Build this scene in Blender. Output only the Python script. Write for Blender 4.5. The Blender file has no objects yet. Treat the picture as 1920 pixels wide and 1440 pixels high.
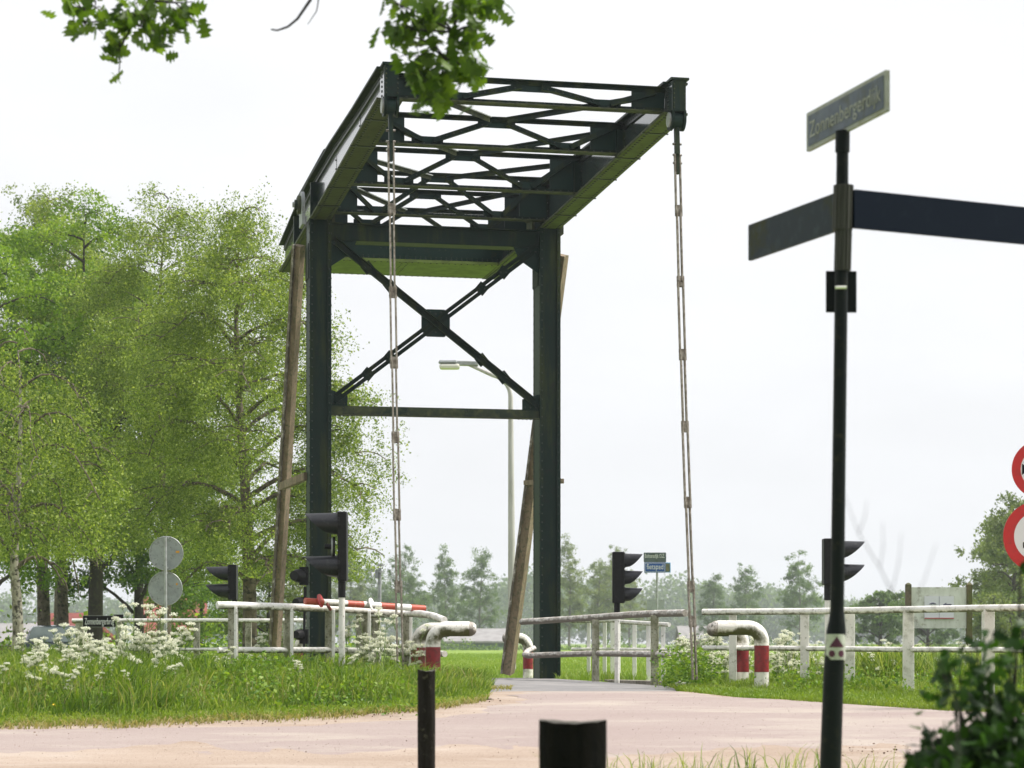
import bpy, bmesh, math, random
import numpy as np
from mathutils import Vector, Matrix

random.seed(7)
rng = np.random.default_rng(7)
scene = bpy.context.scene
C = scene.collection

# ------------------------------------------------------------------ camera, sky, sun, exposure
F = 4150.0          # focal length in pixels of the 1920 px wide photograph
HY = 1205.0         # row of the horizon
EYE = 1.5
cam_d = bpy.data.cameras.new('camera')
cam = bpy.data.objects.new('camera', cam_d)
C.objects.link(cam)
cam.location = (0, 0, EYE)
cam.rotation_euler = (math.radians(90), 0, 0)
cam_d.sensor_width = 36
cam_d.lens = 36 * F / 1920
cam_d.shift_y = (HY - 720) / 1920
cam_d.clip_start = 0.1
cam_d.clip_end = 5000
cam_d.dof.use_dof = True
cam_d.dof.focus_distance = 29
cam_d.dof.aperture_fstop = 3.8
scene.camera = cam

SUN_EL, SUN_AZ = math.radians(55), math.radians(84)      # azimuth clockwise from +Y (the view direction)
world = bpy.data.worlds.new('World')
scene.world = world
world.use_nodes = True
nt = world.node_tree
bg = nt.nodes['Background']
sky = nt.nodes.new('ShaderNodeTexSky')
sky.sky_type = 'NISHITA'
sky.sun_disc = False
sky.sun_elevation = SUN_EL
sky.sun_rotation = SUN_AZ
sky.dust_density = 6.0
sky.air_density = 1.0
hsv = nt.nodes.new('ShaderNodeHueSaturation'); hsv.inputs['Saturation'].default_value = 0.10
nt.links.new(sky.outputs[0], hsv.inputs['Color'])
mixw = nt.nodes.new('ShaderNodeMix'); mixw.data_type = 'RGBA'; mixw.inputs[0].default_value = 0.85
nt.links.new(hsv.outputs[0], mixw.inputs[6]); mixw.inputs[7].default_value = (7.8, 7.9, 8.1, 1)
tcw = nt.nodes.new('ShaderNodeTexCoord'); mpw = nt.nodes.new('ShaderNodeMapping'); mpw.inputs['Scale'].default_value = (1, 1, 3.2)
nw = nt.nodes.new('ShaderNodeTexNoise'); nw.inputs['Scale'].default_value = 5; nw.inputs['Detail'].default_value = 5
rw = nt.nodes.new('ShaderNodeMapRange'); rw.inputs[1].default_value = .35; rw.inputs[2].default_value = .65; rw.inputs[3].default_value = .955; rw.inputs[4].default_value = 1.02
nt.links.new(tcw.outputs['Generated'], mpw.inputs[0]); nt.links.new(mpw.outputs[0], nw.inputs['Vector']); nt.links.new(nw.outputs['Fac'], rw.inputs[0])
vm = nt.nodes.new('ShaderNodeVectorMath'); vm.operation = 'SCALE'; nt.links.new(mixw.outputs[2], vm.inputs[0]); nt.links.new(rw.outputs[0], vm.inputs['Scale'])
nt.links.new(vm.outputs[0], bg.inputs['Color'])
bg.inputs['Strength'].default_value = 0.118

sun_d = bpy.data.lights.new('sun', 'SUN')
sun_d.energy = 4.5
sun_d.angle = math.radians(6)
sun_d.color = (1.0, 0.95, 0.87)
sun = bpy.data.objects.new('sun', sun_d)
C.objects.link(sun)
sdir = Vector((math.sin(SUN_AZ) * math.cos(SUN_EL), math.cos(SUN_AZ) * math.cos(SUN_EL), math.sin(SUN_EL)))
sun.rotation_euler = sdir.to_track_quat('Z', 'Y').to_euler()
sun.location = (0, 0, 60)

vs = scene.view_settings
vs.view_transform = 'Standard'; vs.look = 'None'; vs.gamma = 1; vs.exposure = 0.28
cy = scene.cycles
cy.max_bounces = 7; cy.diffuse_bounces = 3; cy.glossy_bounces = 3; cy.transmission_bounces = 4
cy.transparent_max_bounces = 6; cy.volume_bounces = 0
cy.use_denoising = True
cy.sample_clamp_indirect = 6
cy.caustics_reflective = False; cy.caustics_refractive = False

# ------------------------------------------------------------------ frames of reference
def PX(x, D, z):                    # column x of the photo, distance D, height z above the eye
    return Vector(((x - 960) / F * D, D, EYE + z))
def PY(x, y, D):
    return Vector(((x - 960) / F * D, D, EYE + (HY - y) / F * D))
TH = math.atan(860 / 4150)
CT, ST = math.cos(TH), math.sin(TH)
MX, MD = -1.14, 32.35
def B(t, L, z):                     # bridge frame: t across, L along towards the viewer, z above the eye
    return Vector((MX + t * CT + L * ST, MD + t * ST - L * CT, EYE + z))
HS = 1.69

def lerp_tab(tab, v):
    return float(np.interp(v, [a for a, b in tab], [b for a, b in tab]))
PROF = [(-30, -1.55), (8, -1.45), (14, -1.2), (17, -1.03), (19, -.87), (21, -.70), (23, -.60), (25, -.55), (36, -.56), (60, -.62), (500, -.7), (3000, -.7)]
def hgt(x, y):                      # ground height, absolute
    z = lerp_tab(PROF, y)
    # lower land with the trees on the left
    k = min(1, max(0, (-x - 3.6) / 2.5)) * min(1, max(0, (y - 33) / 5)) * (1 - min(1, max(0, (y - 75) / 60)))
    z -= 0.38 * k
    # the road drops away beyond the portal
    dx, dy = x - MX, y - MD
    t = dx * CT + dy * ST; L = dx * ST - dy * CT
    z -= 0.5 * math.exp(-(t / 1.9) ** 4) * min(1, max(0, (-L - .5) / 2)) * (1 - min(1, max(0, (-L - 7) / 5)))
    z += .02 * math.sin(x * 1.7 + y) * math.sin(y * 1.3 - x * .6) * min(1, max(0, (y - 34) / 5))
    return EYE + z

# ------------------------------------------------------------------ materials
MAT = {}
def nodes_of(m):
    return m.node_tree.nodes, m.node_tree.links
def mk(name, col, rough=.6, metal=0., spec=.5, var=None, vscale=4., vstretch=(1, 1, 1), vlo=.42, vhi=.62,
       dirt=None, dscale=14., dlo=.5, dhi=.7, under=None, uscale=9., ulo=.35, uhi=.75, bump=0., bscale=40., coat=0., vdetail=6):
    m = bpy.data.materials.new(name); m.use_nodes = True
    N, L = nodes_of(m)
    b = N['Principled BSDF']
    b.inputs['Roughness'].default_value = rough; b.inputs['Metallic'].default_value = metal
    b.inputs['Specular IOR Level'].default_value = spec; b.inputs['Coat Weight'].default_value = coat
    tc = N.new('ShaderNodeTexCoord')
    def noise(scale, st, detail=6):
        mp = N.new('ShaderNodeMapping'); mp.inputs['Scale'].default_value = st
        L.new(tc.outputs['Object'], mp.inputs['Vector'])
        n = N.new('ShaderNodeTexNoise'); n.inputs['Scale'].default_value = scale; n.inputs['Detail'].default_value = detail
        n.inputs['Roughness'].default_value = .62
        L.new(mp.outputs[0], n.inputs['Vector']); return n
    def ramp(n, lo, hi):
        r = N.new('ShaderNodeMapRange'); r.inputs[1].default_value = lo; r.inputs[2].default_value = hi
        L.new(n.outputs['Fac'], r.inputs[0]); return r
    src = None
    base = N.new('ShaderNodeRGB'); base.outputs[0].default_value = (*col, 1); src = base.outputs[0]
    for c2, sc, st, lo, hi in ([(var, vscale, vstretch, vlo, vhi)] if var else []) + ([(dirt, dscale, (1, 1, 1), dlo, dhi)] if dirt else []):
        mx = N.new('ShaderNodeMix'); mx.data_type = 'RGBA'
        L.new(ramp(noise(sc, st, vdetail), lo, hi).outputs[0], mx.inputs[0]); L.new(src, mx.inputs[6]); mx.inputs[7].default_value = (*c2, 1)
        src = mx.outputs[2]
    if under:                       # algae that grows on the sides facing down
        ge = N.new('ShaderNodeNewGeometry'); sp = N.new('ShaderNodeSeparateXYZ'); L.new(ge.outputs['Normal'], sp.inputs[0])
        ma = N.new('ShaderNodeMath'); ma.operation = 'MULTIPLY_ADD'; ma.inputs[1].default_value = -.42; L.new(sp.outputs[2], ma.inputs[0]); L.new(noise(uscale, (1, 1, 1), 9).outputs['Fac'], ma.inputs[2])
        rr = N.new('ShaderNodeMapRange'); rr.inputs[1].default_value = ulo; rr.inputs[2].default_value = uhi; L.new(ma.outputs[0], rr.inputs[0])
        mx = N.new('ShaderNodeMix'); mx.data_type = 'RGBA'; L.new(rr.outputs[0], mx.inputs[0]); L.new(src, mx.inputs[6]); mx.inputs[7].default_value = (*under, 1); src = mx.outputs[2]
    L.new(src, b.inputs['Base Color'])
    if bump:
        bp = N.new('ShaderNodeBump'); bp.inputs['Strength'].default_value = bump; bp.inputs['Distance'].default_value = .02
        L.new(noise(bscale, (1, 1, 1), 4).outputs['Fac'], bp.inputs['Height']); L.new(bp.outputs[0], b.inputs['Normal'])
    MAT[name] = m
    return m
mk('green_steel', (.004, .017, .013), .5, spec=.22, var=(.040, .050, .010), vscale=3.2, vstretch=(1.6, 1.6, .22), vlo=.48, vhi=.72, dirt=(.012, .012, .012), dscale=9, dlo=.56, dhi=.8, bump=.12, bscale=14)
mk('green_steel_clean', (.004, .024, .020), .42, spec=.28, dirt=(.03, .03, .012), dscale=7, dlo=.58, dhi=.8, bump=.08, bscale=9)
mk('gloss_web', (.03, .045, .047), .16, spec=1.0, var=(.055, .06, .06), vscale=5, vstretch=(1, 1, .2), dirt=(.02, .02, .02), dscale=5, dlo=.6, dhi=.8, coat=.6)
mk('mossy_steel', (.05, .062, .03), .6, spec=.3, var=(.02, .035, .025), vscale=3, dirt=(.10, .11, .045), dscale=10, dlo=.5, dhi=.75)
mk('algae_bright', (.17, .235, .05), .8, var=(.12, .16, .04), vscale=5, dirt=(.05, .06, .03), dscale=12, dlo=.6, dhi=.8)
mk('algae_dark', (.055, .066, .022), .8, var=(.03, .036, .014), vscale=6, vlo=.45, vhi=.75, dirt=(.02, .03, .02), dscale=12, dlo=.62, dhi=.8)
mk('algae', (.105, .14, .035), .8, var=(.055, .068, .02), vscale=6, vlo=.45, vhi=.75, dirt=(.02, .03, .02), dscale=12, dlo=.62, dhi=.8)
mk('moss_edge', (.065, .075, .028), .8, var=(.025, .032, .02), vscale=9, vlo=.4, vhi=.6)
mk('black_rivet', (.008, .014, .012), .4)
mk('hanger', (.33, .30, .26), .6, metal=.2, var=(.16, .13, .10), vscale=16, dirt=(.06, .05, .04), dscale=30, dlo=.55, dhi=.7)
mk('stay_wood', (.27, .205, .14), .8, var=(.17, .125, .08), vscale=3, vstretch=(3, 3, .5), dirt=(.09, .10, .05), dscale=22, dlo=.52, dhi=.68, bump=.3, bscale=30)
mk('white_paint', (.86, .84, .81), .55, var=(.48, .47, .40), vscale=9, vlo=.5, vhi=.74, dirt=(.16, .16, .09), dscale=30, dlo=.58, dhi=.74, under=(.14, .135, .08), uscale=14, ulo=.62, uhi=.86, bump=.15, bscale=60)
mk('white_paint_clean', (.87, .86, .84), .5, dirt=(.25, .24, .18), dscale=22, dlo=.58, dhi=.76)
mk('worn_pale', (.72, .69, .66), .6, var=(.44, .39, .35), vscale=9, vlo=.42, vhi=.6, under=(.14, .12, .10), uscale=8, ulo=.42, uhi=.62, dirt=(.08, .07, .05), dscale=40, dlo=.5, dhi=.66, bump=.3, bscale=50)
mk('concrete_post', (.46, .45, .37), .85, var=(.17, .175, .095), vscale=9, vstretch=(1, 1, .5), vlo=.4, vhi=.62, dirt=(.06, .06, .035), dscale=50, dlo=.54, dhi=.66, bump=.3, bscale=90)
mk('concrete', (.30, .275, .24), .9, var=(.18, .16, .13), vscale=5, dirt=(.1, .1, .07), dscale=20, dlo=.5, dhi=.7, bump=.3)
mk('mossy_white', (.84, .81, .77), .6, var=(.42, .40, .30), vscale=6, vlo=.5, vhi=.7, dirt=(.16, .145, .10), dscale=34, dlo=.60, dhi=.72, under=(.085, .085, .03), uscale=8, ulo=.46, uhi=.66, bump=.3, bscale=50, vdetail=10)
mk('red_band', (.26, .012, .018), .42, dirt=(.07, .015, .012), dscale=16, dlo=.48, dhi=.72)
mk('orange_band', (.47, .08, .045), .5, dirt=(.5, .35, .25), dscale=24, dlo=.56, dhi=.7)
mk('red_disc', (.50, .03, .03), .5, dirt=(.2, .05, .04), dscale=40, dlo=.5, dhi=.7)
mk('black_plastic', (.006, .006, .007), .45, spec=.25, dirt=(.02, .02, .021), dscale=30, dlo=.52, dhi=.8)
mk('hood_plastic', (.012, .013, .018), .36, spec=.45, dirt=(.06, .06, .06), dscale=20, dlo=.55, dhi=.8)
mk('lens_dark', (.03, .02, .02), .2)
mk('grey_alu', (.36, .38, .40), .6, metal=.1, var=(.29, .31, .33), vscale=6, dirt=(.15, .14, .12), dscale=20, dlo=.55, dhi=.75)
mk('galv', (.42, .44, .45), .5, metal=.3, var=(.30, .31, .31), vscale=10)
mk('lamp_post_grey', (.52, .51, .50), .5, var=(.40, .39, .37), vscale=2.5, vstretch=(3, 3, .4))
mk('lamp_glass', (.75, .74, .66), .2)
mk('orange_sticker', (.7, .32, .02), .5)
mk('sign_black', (.006, .006, .007), .5, spec=.15)
mk('sign_white', (.78, .79, .80), .5)
mk('sign_blue', (.022, .085, .34), .4)
mk('sign_cyan_edge', (.05, .25, .5), .4)
mk('sign_faded', (.075, .10, .11), .5, var=(.10, .13, .14), vscale=7, dirt=(.06, .08, .05), dscale=10, dlo=.5, dhi=.6)
mk('sign_old_blue', (.06, .08, .12), .5, spec=.25, var=(.11, .13, .18), vscale=5, vlo=.4, vhi=.65, dirt=(.06, .065, .04), dscale=11, dlo=.5, dhi=.72)
mk('sign_dirty_white', (.30, .31, .29), .55, dirt=(.2, .2, .12), dscale=14, dlo=.45, dhi=.7)
mk('sign_navy', (.004, .009, .022), .5, spec=.08, dirt=(.012, .02, .036), dscale=8, dlo=.55, dhi=.8)
mk('sign_mossy', (.016, .025, .036), .55, spec=.15, var=(.026, .030, .008), vscale=3.0, vlo=.5, vhi=.62, dirt=(.032, .045, .058), dscale=14, dlo=.52, dhi=.72)
mk('pole_dark', (.006, .009, .010), .5, spec=.12, dirt=(.03, .03, .018), dscale=20, dlo=.56, dhi=.8)
mk('collar_metal', (.045, .045, .036), .5, metal=.2, var=(.025, .025, .016), vscale=8, vstretch=(4, 4, .4))
mk('maroon', (.085, .01, .045), .5)
mk('sticker', (.52, .53, .50), .5, dirt=(.3, .3, .27), dscale=40)
mk('sign_red', (.55, .018, .018), .4, dirt=(.3, .03, .02), dscale=12, dlo=.52, dhi=.75)
mk('dark_wood', (.014, .012, .010), .95, spec=.08, var=(.02, .018, .016), vscale=6, vstretch=(6, 6, .4), dirt=(.09, .085, .065), dscale=24, dlo=.58, dhi=.72, bump=.6, bscale=40)
mk('black_wood', (.008, .007, .006), .97, spec=.05, var=(.005, .005, .005), vscale=6, vstretch=(6, 6, .4), bump=.8, bscale=40)
mk('cut_wood', (.07, .065, .05), .9, var=(.06, .055, .045), vscale=16)
mk('board_panel', (.74, .76, .71), .6, var=(.62, .64, .58), vscale=4, vstretch=(2, 2, .7), dirt=(.25, .22, .14), dscale=12, dlo=.56, dhi=.75)
mk('board_wood', (.19, .15, .11), .85, var=(.11, .12, .05), vscale=5, dirt=(.07, .06, .05), dscale=20)
mk('board_wood_mossy', (.12, .135, .04), .9, var=(.17, .13, .08), vscale=4, dirt=(.07, .07, .04), dscale=20)
mk('poster', (.78, .78, .86), .5)
mk('poster_ink', (.12, .12, .2), .6)
mk('poster_red', (.5, .05, .09), .6)
mk('roof_red', (.27, .075, .06), .8, var=(.20, .055, .045), vscale=2)
mk('roof_grey', (.30, .29, .29), .85, var=(.23, .22, .22), vscale=1.2)
mk('brick', (.22, .10, .07), .9, var=(.16, .08, .06), vscale=2)
mk('barn_green', (.10, .15, .13), .8, var=(.13, .18, .16), vscale=1)
mk('house_white', (.62, .60, .56), .8)
mk('car_blue', (.035, .055, .085), .25, spec=.6, coat=.8, dirt=(.05, .07, .10), dscale=5)
mk('car_glass', (.14, .17, .18), .08, spec=1.0, coat=1.0)
mk('car_rubber', (.015, .015, .015), .7)
mk('headlamp', (.5, .52, .55), .15, spec=.9)
mk('plate_yellow', (.7, .45, .02), .5)
mk('petal', (.80, .82, .66), .8, var=(.62, .68, .40), vscale=30)
mk('umbel_stem', (.16, .24, .06), .7)
mk('dandelion', (.75, .5, .02), .7)
mk('twig_bark', (.035, .028, .032), .9)
mk('asphalt_grey', (.20, .195, .20), .9, var=(.26, .25, .25), vscale=1.5, vstretch=(1, .4, 1), dirt=(.33, .28, .24), dscale=40, dlo=.56, dhi=.75, bump=.3, bscale=120)

def bark(name, c1, c2, c3, sc=3.):
    mk(name, c1, .9, var=c2, vscale=sc, vstretch=(1, 1, .6), vlo=.46, vhi=.56, dirt=c3, dscale=11, dlo=.5, dhi=.62, bump=.6, bscale=16)
bark('birch_bark', (.42, .38, .34), (.20, .17, .14), (.035, .03, .025), 5)
bark('birch_bark_dark', (.17, .135, .10), (.10, .08, .055), (.03, .028, .02), 5)
bark('dark_bark', (.05, .042, .032), (.035, .03, .022), (.06, .06, .03))
bark('far_bark', (.16, .145, .12), (.12, .11, .09), (.08, .08, .06))

def leafmat(name, c1, c2, c3, trans=.45, rough=.5, tt=(1.35, 1.35, .55)):
    m = bpy.data.materials.new(name); m.use_nodes = True
    N, L = nodes_of(m)
    for n in list(N): N.remove(n)
    out = N.new('ShaderNodeOutputMaterial')
    at = N.new('ShaderNodeAttribute'); at.attribute_name = 'tint'
    cr = N.new('ShaderNodeValToRGB')
    cr.color_ramp.elements[0].color = (*c1, 1); cr.color_ramp.elements[1].color = (*c3, 1)
    e = cr.color_ramp.elements.new(.5); e.color = (*c2, 1)
    L.new(at.outputs['Fac'], cr.inputs[0])
    d = N.new('ShaderNodeBsdfPrincipled'); d.inputs['Roughness'].default_value = rough; d.inputs['Specular IOR Level'].default_value = .35
    t = N.new('ShaderNodeBsdfTranslucent')
    tm = N.new('ShaderNodeMix'); tm.data_type = 'RGBA'; tm.blend_type = 'MULTIPLY'; tm.inputs[0].default_value = 1
    L.new(cr.outputs[0], tm.inputs[6]); tm.inputs[7].default_value = (*tt, 1)
    mx = N.new('ShaderNodeMixShader'); mx.inputs[0].default_value = trans
    L.new(cr.outputs[0], d.inputs['Base Color']); L.new(tm.outputs[2], t.inputs['Color'])
    L.new(d.outputs[0], mx.inputs[1]); L.new(t.outputs[0], mx.inputs[2]); L.new(mx.outputs[0], out.inputs[0])
    MAT[name] = m
leafmat('leaf_birch', (.06, .11, .016), (.185, .265, .042), (.45, .52, .15), trans=.46)
leafmat('leaf_maple', (.06, .135, .012), (.17, .29, .028), (.36, .47, .07), trans=.46)
leafmat('leaf_dark', (.045, .10, .015), (.10, .19, .028), (.19, .30, .05))
leafmat('leaf_far', (.07, .13, .05), (.125, .20, .078), (.20, .29, .11))  # far greens lightened, some distance haze is put into their colour
leafmat('leaf_far_pale', (.10, .15, .055), (.17, .225, .085), (.27, .32, .13))
leafmat('leaf_oak', (.045, .095, .010), (.085, .155, .018), (.15, .24, .03), trans=.5)
leafmat('leaf_shrub', (.008, .028, .005), (.02, .06, .009), (.045, .12, .014), trans=.3)
leafmat('grass_tall', (.045, .11, .012), (.18, .285, .032), (.46, .49, .19), trans=.42)
leafmat('grass_short', (.13, .22, .025), (.24, .33, .045), (.42, .41, .13), trans=.4)
leafmat('grass_field', (.15, .25, .03), (.22, .33, .05), (.33, .40, .11), trans=.35)
leafmat('grass_dry', (.22, .24, .06), (.30, .29, .11), (.42, .34, .18), trans=.35)
leafmat('leaf_herb', (.07, .16, .018), (.15, .27, .028), (.26, .37, .05), trans=.4)
leafmat('petal_leaf', (.66, .70, .46), (.84, .85, .70), (.92, .92, .84), trans=.45, tt=(1, 1, .95))

def groundmat():
    m = bpy.data.materials.new('ground_cover'); m.use_nodes = True
    N, L = nodes_of(m); b = N['Principled BSDF']; b.inputs['Roughness'].default_value = .95; b.inputs['Specular IOR Level'].default_value = .1
    tc = N.new('ShaderNodeTexCoord')
    def noise(s, st=(1, 1, 1), d=6):
        mp = N.new('ShaderNodeMapping'); mp.inputs['Scale'].default_value = st; L.new(tc.outputs['Object'], mp.inputs[0])
        n = N.new('ShaderNodeTexNoise'); n.inputs['Scale'].default_value = s; n.inputs['Detail'].default_value = d; L.new(mp.outputs[0], n.inputs['Vector']); return n
    def mix(f, a, c, lo=.4, hi=.6):
        r = N.new('ShaderNodeMapRange'); r.inputs[1].default_value = lo; r.inputs[2].default_value = hi; L.new(f.outputs['Fac'], r.inputs[0])
        x = N.new('ShaderNodeMix'); x.data_type = 'RGBA'; L.new(r.outputs[0], x.inputs[0])
        for v, i in ((a, 6), (c, 7)):
            if isinstance(v, tuple): x.inputs[i].default_value = (*v, 1)
            else: L.new(v, x.inputs[i])
        return x.outputs[2]
    c = mix(noise(.25, (1, .25, 1)), (.17, .265, .04), (.23, .32, .06))
    c = mix(noise(6), c, (.12, .19, .035), .5, .75)
    L.new(c, b.inputs['Base Color'])
    MAT['ground_cover'] = m
groundmat()
def roadmat(name, a, b2, c2, sand):
    m = mk(name, a, .92, spec=.25, var=b2, vscale=.6, vstretch=(.35, 1.6, 1), vlo=.38, vhi=.62, dirt=c2, dscale=55, dlo=.55, dhi=.72, bump=.35, bscale=110)
    N, L = nodes_of(m); b = N['Principled BSDF']
    src = b.inputs['Base Color'].links[0].from_socket
    tc = N.new('ShaderNodeTexCoord'); mp = N.new('ShaderNodeMapping'); mp.inputs['Scale'].default_value = (.5, 1.6, 1); L.new(tc.outputs['Object'], mp.inputs[0])
    n = N.new('ShaderNodeTexNoise'); n.inputs['Scale'].default_value = 1.2; n.inputs['Detail'].default_value = 9; n.inputs['Roughness'].default_value = .7; L.new(mp.outputs[0], n.inputs['Vector'])
    r = N.new('ShaderNodeMapRange'); r.inputs[1].default_value = .5; r.inputs[2].default_value = .66; L.new(n.outputs['Fac'], r.inputs[0])
    x = N.new('ShaderNodeMix'); x.data_type = 'RGBA'; L.new(r.outputs[0], x.inputs[0]); L.new(src, x.inputs[6]); x.inputs[7].default_value = (*sand, 1)
    L.new(x.outputs[2], b.inputs['Base Color'])
roadmat('red_asphalt', (.325, .262, .248), (.365, .305, .285), (.24, .19, .178), (.41, .355, .315))
roadmat('sand', (.40, .32, .265), (.31, .235, .185), (.17, .11, .08), (.44, .37, .32))
mk('crumbs', (.10, .055, .03), .95, var=(.2, .13, .08), vscale=3)
wm = mk('canal_water', (.02, .03, .025), .05, spec=.6)

# ------------------------------------------------------------------ mesh builder
class MB:
    def __init__(s): s.v = []; s.f = []; s.m = []; s.mats = []
    def mi(s, mat):
        if mat not in s.mats: s.mats.append(mat)
        return s.mats.index(mat)
    def add(s, vs_, fs, mat):
        o = len(s.v); s.v += [Vector(v) for v in vs_]; k = s.mi(mat)
        for f in fs: s.f.append([i + o for i in f]); s.m.append(k)
        return s
    def hexa(s, p, mat):            # 8 corners: bottom 0-3 ccw, top 4-7 ccw
        return s.add(p, [(3, 2, 1, 0), (4, 5, 6, 7), (0, 1, 5, 4), (1, 2, 6, 5), (2, 3, 7, 6), (3, 0, 4, 7)], mat)
    def bb(s, t0, t1, L0, L1, z0, z1, mat, z0b=None, z1b=None):     # box in the bridge frame; z0b/z1b are the heights at L1
        a0, a1 = z0, z1; b0 = z0 if z0b is None else z0b; b1 = z1 if z1b is None else z1b
        return s.hexa([B(t0, L1, b0), B(t1, L1, b0), B(t1, L0, a0), B(t0, L0, a0), B(t0, L1, b1), B(t1, L1, b1), B(t1, L0, a1), B(t0, L0, a1)], mat)
    def wb(s, c, sx, sy, sz, mat, rz=0., top=1.0):       # box standing at c (bottom centre)
        cr, sr = math.cos(rz), math.sin(rz); P = []
        for z, k in ((0, 1.0), (sz, top)):
            for x, y in ((-1, -1), (1, -1), (1, 1), (-1, 1)):
                x *= sx / 2 * k; y *= sy / 2 * k
                P.append(Vector(c) + Vector((x * cr - y * sr, x * sr + y * cr, z)))
        return s.hexa(P, mat)
    def bar(s, p, q, w, h, mat, up=(0, 0, 1)):           # bar w wide, h deep (along up)
        p = Vector(p); q = Vector(q); d = (q - p).normalized(); u = Vector(up); r = d.cross(u).normalized(); u = r.cross(d).normalized()
        P = []
        for a in (p, q):
            P.append([a - r * w / 2 - u * h / 2, a + r * w / 2 - u * h / 2, a + r * w / 2 + u * h / 2, a - r * w / 2 + u * h / 2])
        return s.hexa([P[0][0], P[0][1], P[1][1], P[1][0], P[0][3], P[0][2], P[1][2], P[1][3]], mat)
    def tube(s, path, rad, mat, n=12, cap=True, ends=None):
        path = [Vector(p) for p in path]; k = len(path)
        if not hasattr(rad, '__len__'): rad = [rad] * k
        T = []
        for i in range(k):
            T.append((path[min(i + 1, k - 1)] - path[max(i - 1, 0)]).normalized())
        r = T[0].orthogonal().normalized(); vs_ = []
        for i in range(k):
            r = (r - T[i] * r.dot(T[i])).normalized(); u = T[i].cross(r)
            for j in range(n):
                a = 2 * math.pi * j / n; vs_.append(path[i] + (r * math.cos(a) + u * math.sin(a)) * rad[i])
        fs = [(i * n + j, i * n + (j + 1) % n, (i + 1) * n + (j + 1) % n, (i + 1) * n + j) for i in range(k - 1) for j in range(n)]
        if cap: fs += [tuple(range(n - 1, -1, -1)), tuple(range((k - 1) * n, k * n))]
        if callable(mat):
            o = len(s.v); s.v += vs_
            for i, f in enumerate(fs):
                seg = min(i // n, k - 2); s.f.append([a + o for a in f]); s.m.append(s.mi(mat(seg, k)))
            return s
        return s.add(vs_, fs, mat)
    def rivet(s, p, nrm, r, mat='black_rivet'):
        nrm = Vector(nrm).normalized(); a = nrm.orthogonal().normalized(); b = nrm.cross(a); p = Vector(p); vs_ = []
        for rr, hh in ((r, 0), (r * .75, r * .55)):
            for j in range(6):
                t = j * math.pi / 3; vs_.append(p + (a * math.cos(t) + b * math.sin(t)) * rr + nrm * hh)
        return s.add(vs_, [(j, (j + 1) % 6, 6 + (j + 1) % 6, 6 + j) for j in range(6)] + [(6, 7, 8, 9, 10, 11)], mat)
    def rivets(s, p, q, n, nrm, r, mat='black_rivet'):
        p = Vector(p); q = Vector(q)
        for i in range(n): s.rivet(p.lerp(q, (i + .5) / n), nrm, r, mat)
        return s
    def disc(s, c, nrm, r, th, mat, n=32, matrim=None):
        nrm = Vector(nrm).normalized(); a = nrm.orthogonal().normalized(); b = nrm.cross(a); c = Vector(c)
        ring = [(a * math.cos(2 * math.pi * j / n) + b * math.sin(2 * math.pi * j / n)) * r for j in range(n)]
        vs_ = [c + x + nrm * th / 2 for x in ring] + [c + x - nrm * th / 2 for x in ring]
        s.add(vs_, [tuple(range(n)), tuple(range(2 * n - 1, n - 1, -1))] + [(j, n + j, n + (j + 1) % n, (j + 1) % n) for j in range(n)], mat)
        return s
    def poly(s, pts, nrm, th, mat):                      # prism: outline pts extruded by -nrm*th
        n = len(pts); nv = Vector(nrm).normalized() * th
        vs_ = [Vector(p) for p in pts] + [Vector(p) - nv for p in pts]
        return s.add(vs_, [tuple(range(n)), tuple(range(2 * n - 1, n - 1, -1))] + [(j, n + j, n + (j + 1) % n, (j + 1) % n) for j in range(n)], mat)
    def build(s, name, parent=None, smooth=False, bevel=0.):
        off = parent_loc(parent) if parent else Vector((0, 0, 0))
        me = bpy.data.meshes.new(name)
        org = off
        if parent is None and s.v:
            zs = min(v.z for v in s.v); org = Vector((sum(v.x for v in s.v) / len(s.v), sum(v.y for v in s.v) / len(s.v), zs))
        me.from_pydata([v - org for v in s.v], [], s.f)
        for mm in s.mats: me.materials.append(MAT[mm])
        me.polygons.foreach_set('material_index', s.m)
        bm = bmesh.new(); bm.from_mesh(me); bmesh.ops.recalc_face_normals(bm, faces=bm.faces); bm.to_mesh(me); bm.free()
        if smooth:
            me.polygons.foreach_set('use_smooth', [True] * len(me.polygons))
            me.set_sharp_from_angle(angle=math.radians(38))
        o = bpy.data.objects.new(name, me); C.objects.link(o)
        if parent: o.parent = parent
        else: o.location = org
        if bevel:
            md = o.modifiers.new('bevel', 'BEVEL'); md.width = bevel; md.segments = 2; md.limit_method = 'ANGLE'; md.angle_limit = math.radians(40)
        return o
def parent_loc(p):
    l = Vector((0, 0, 0))
    while p: l = l + p.location; p = p.parent
    return l
def tag(o, label=None, cat=None, group=None, kind=None):
    if label: o['label'] = label
    if cat: o['category'] = cat
    if group: o['group'] = group
    if kind: o['kind'] = kind
    return o
def thing(name, loc, label, cat, group=None):
    e = bpy.data.objects.new(name, None); e.empty_display_size = .2; C.objects.link(e); e.location = Vector(loc)
    return tag(e, label, cat, group)
def ground_at(x, D, dz=0.):
    X = (x - 960) / F * D
    return Vector((X, D, hgt(X, D) + dz))
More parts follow.
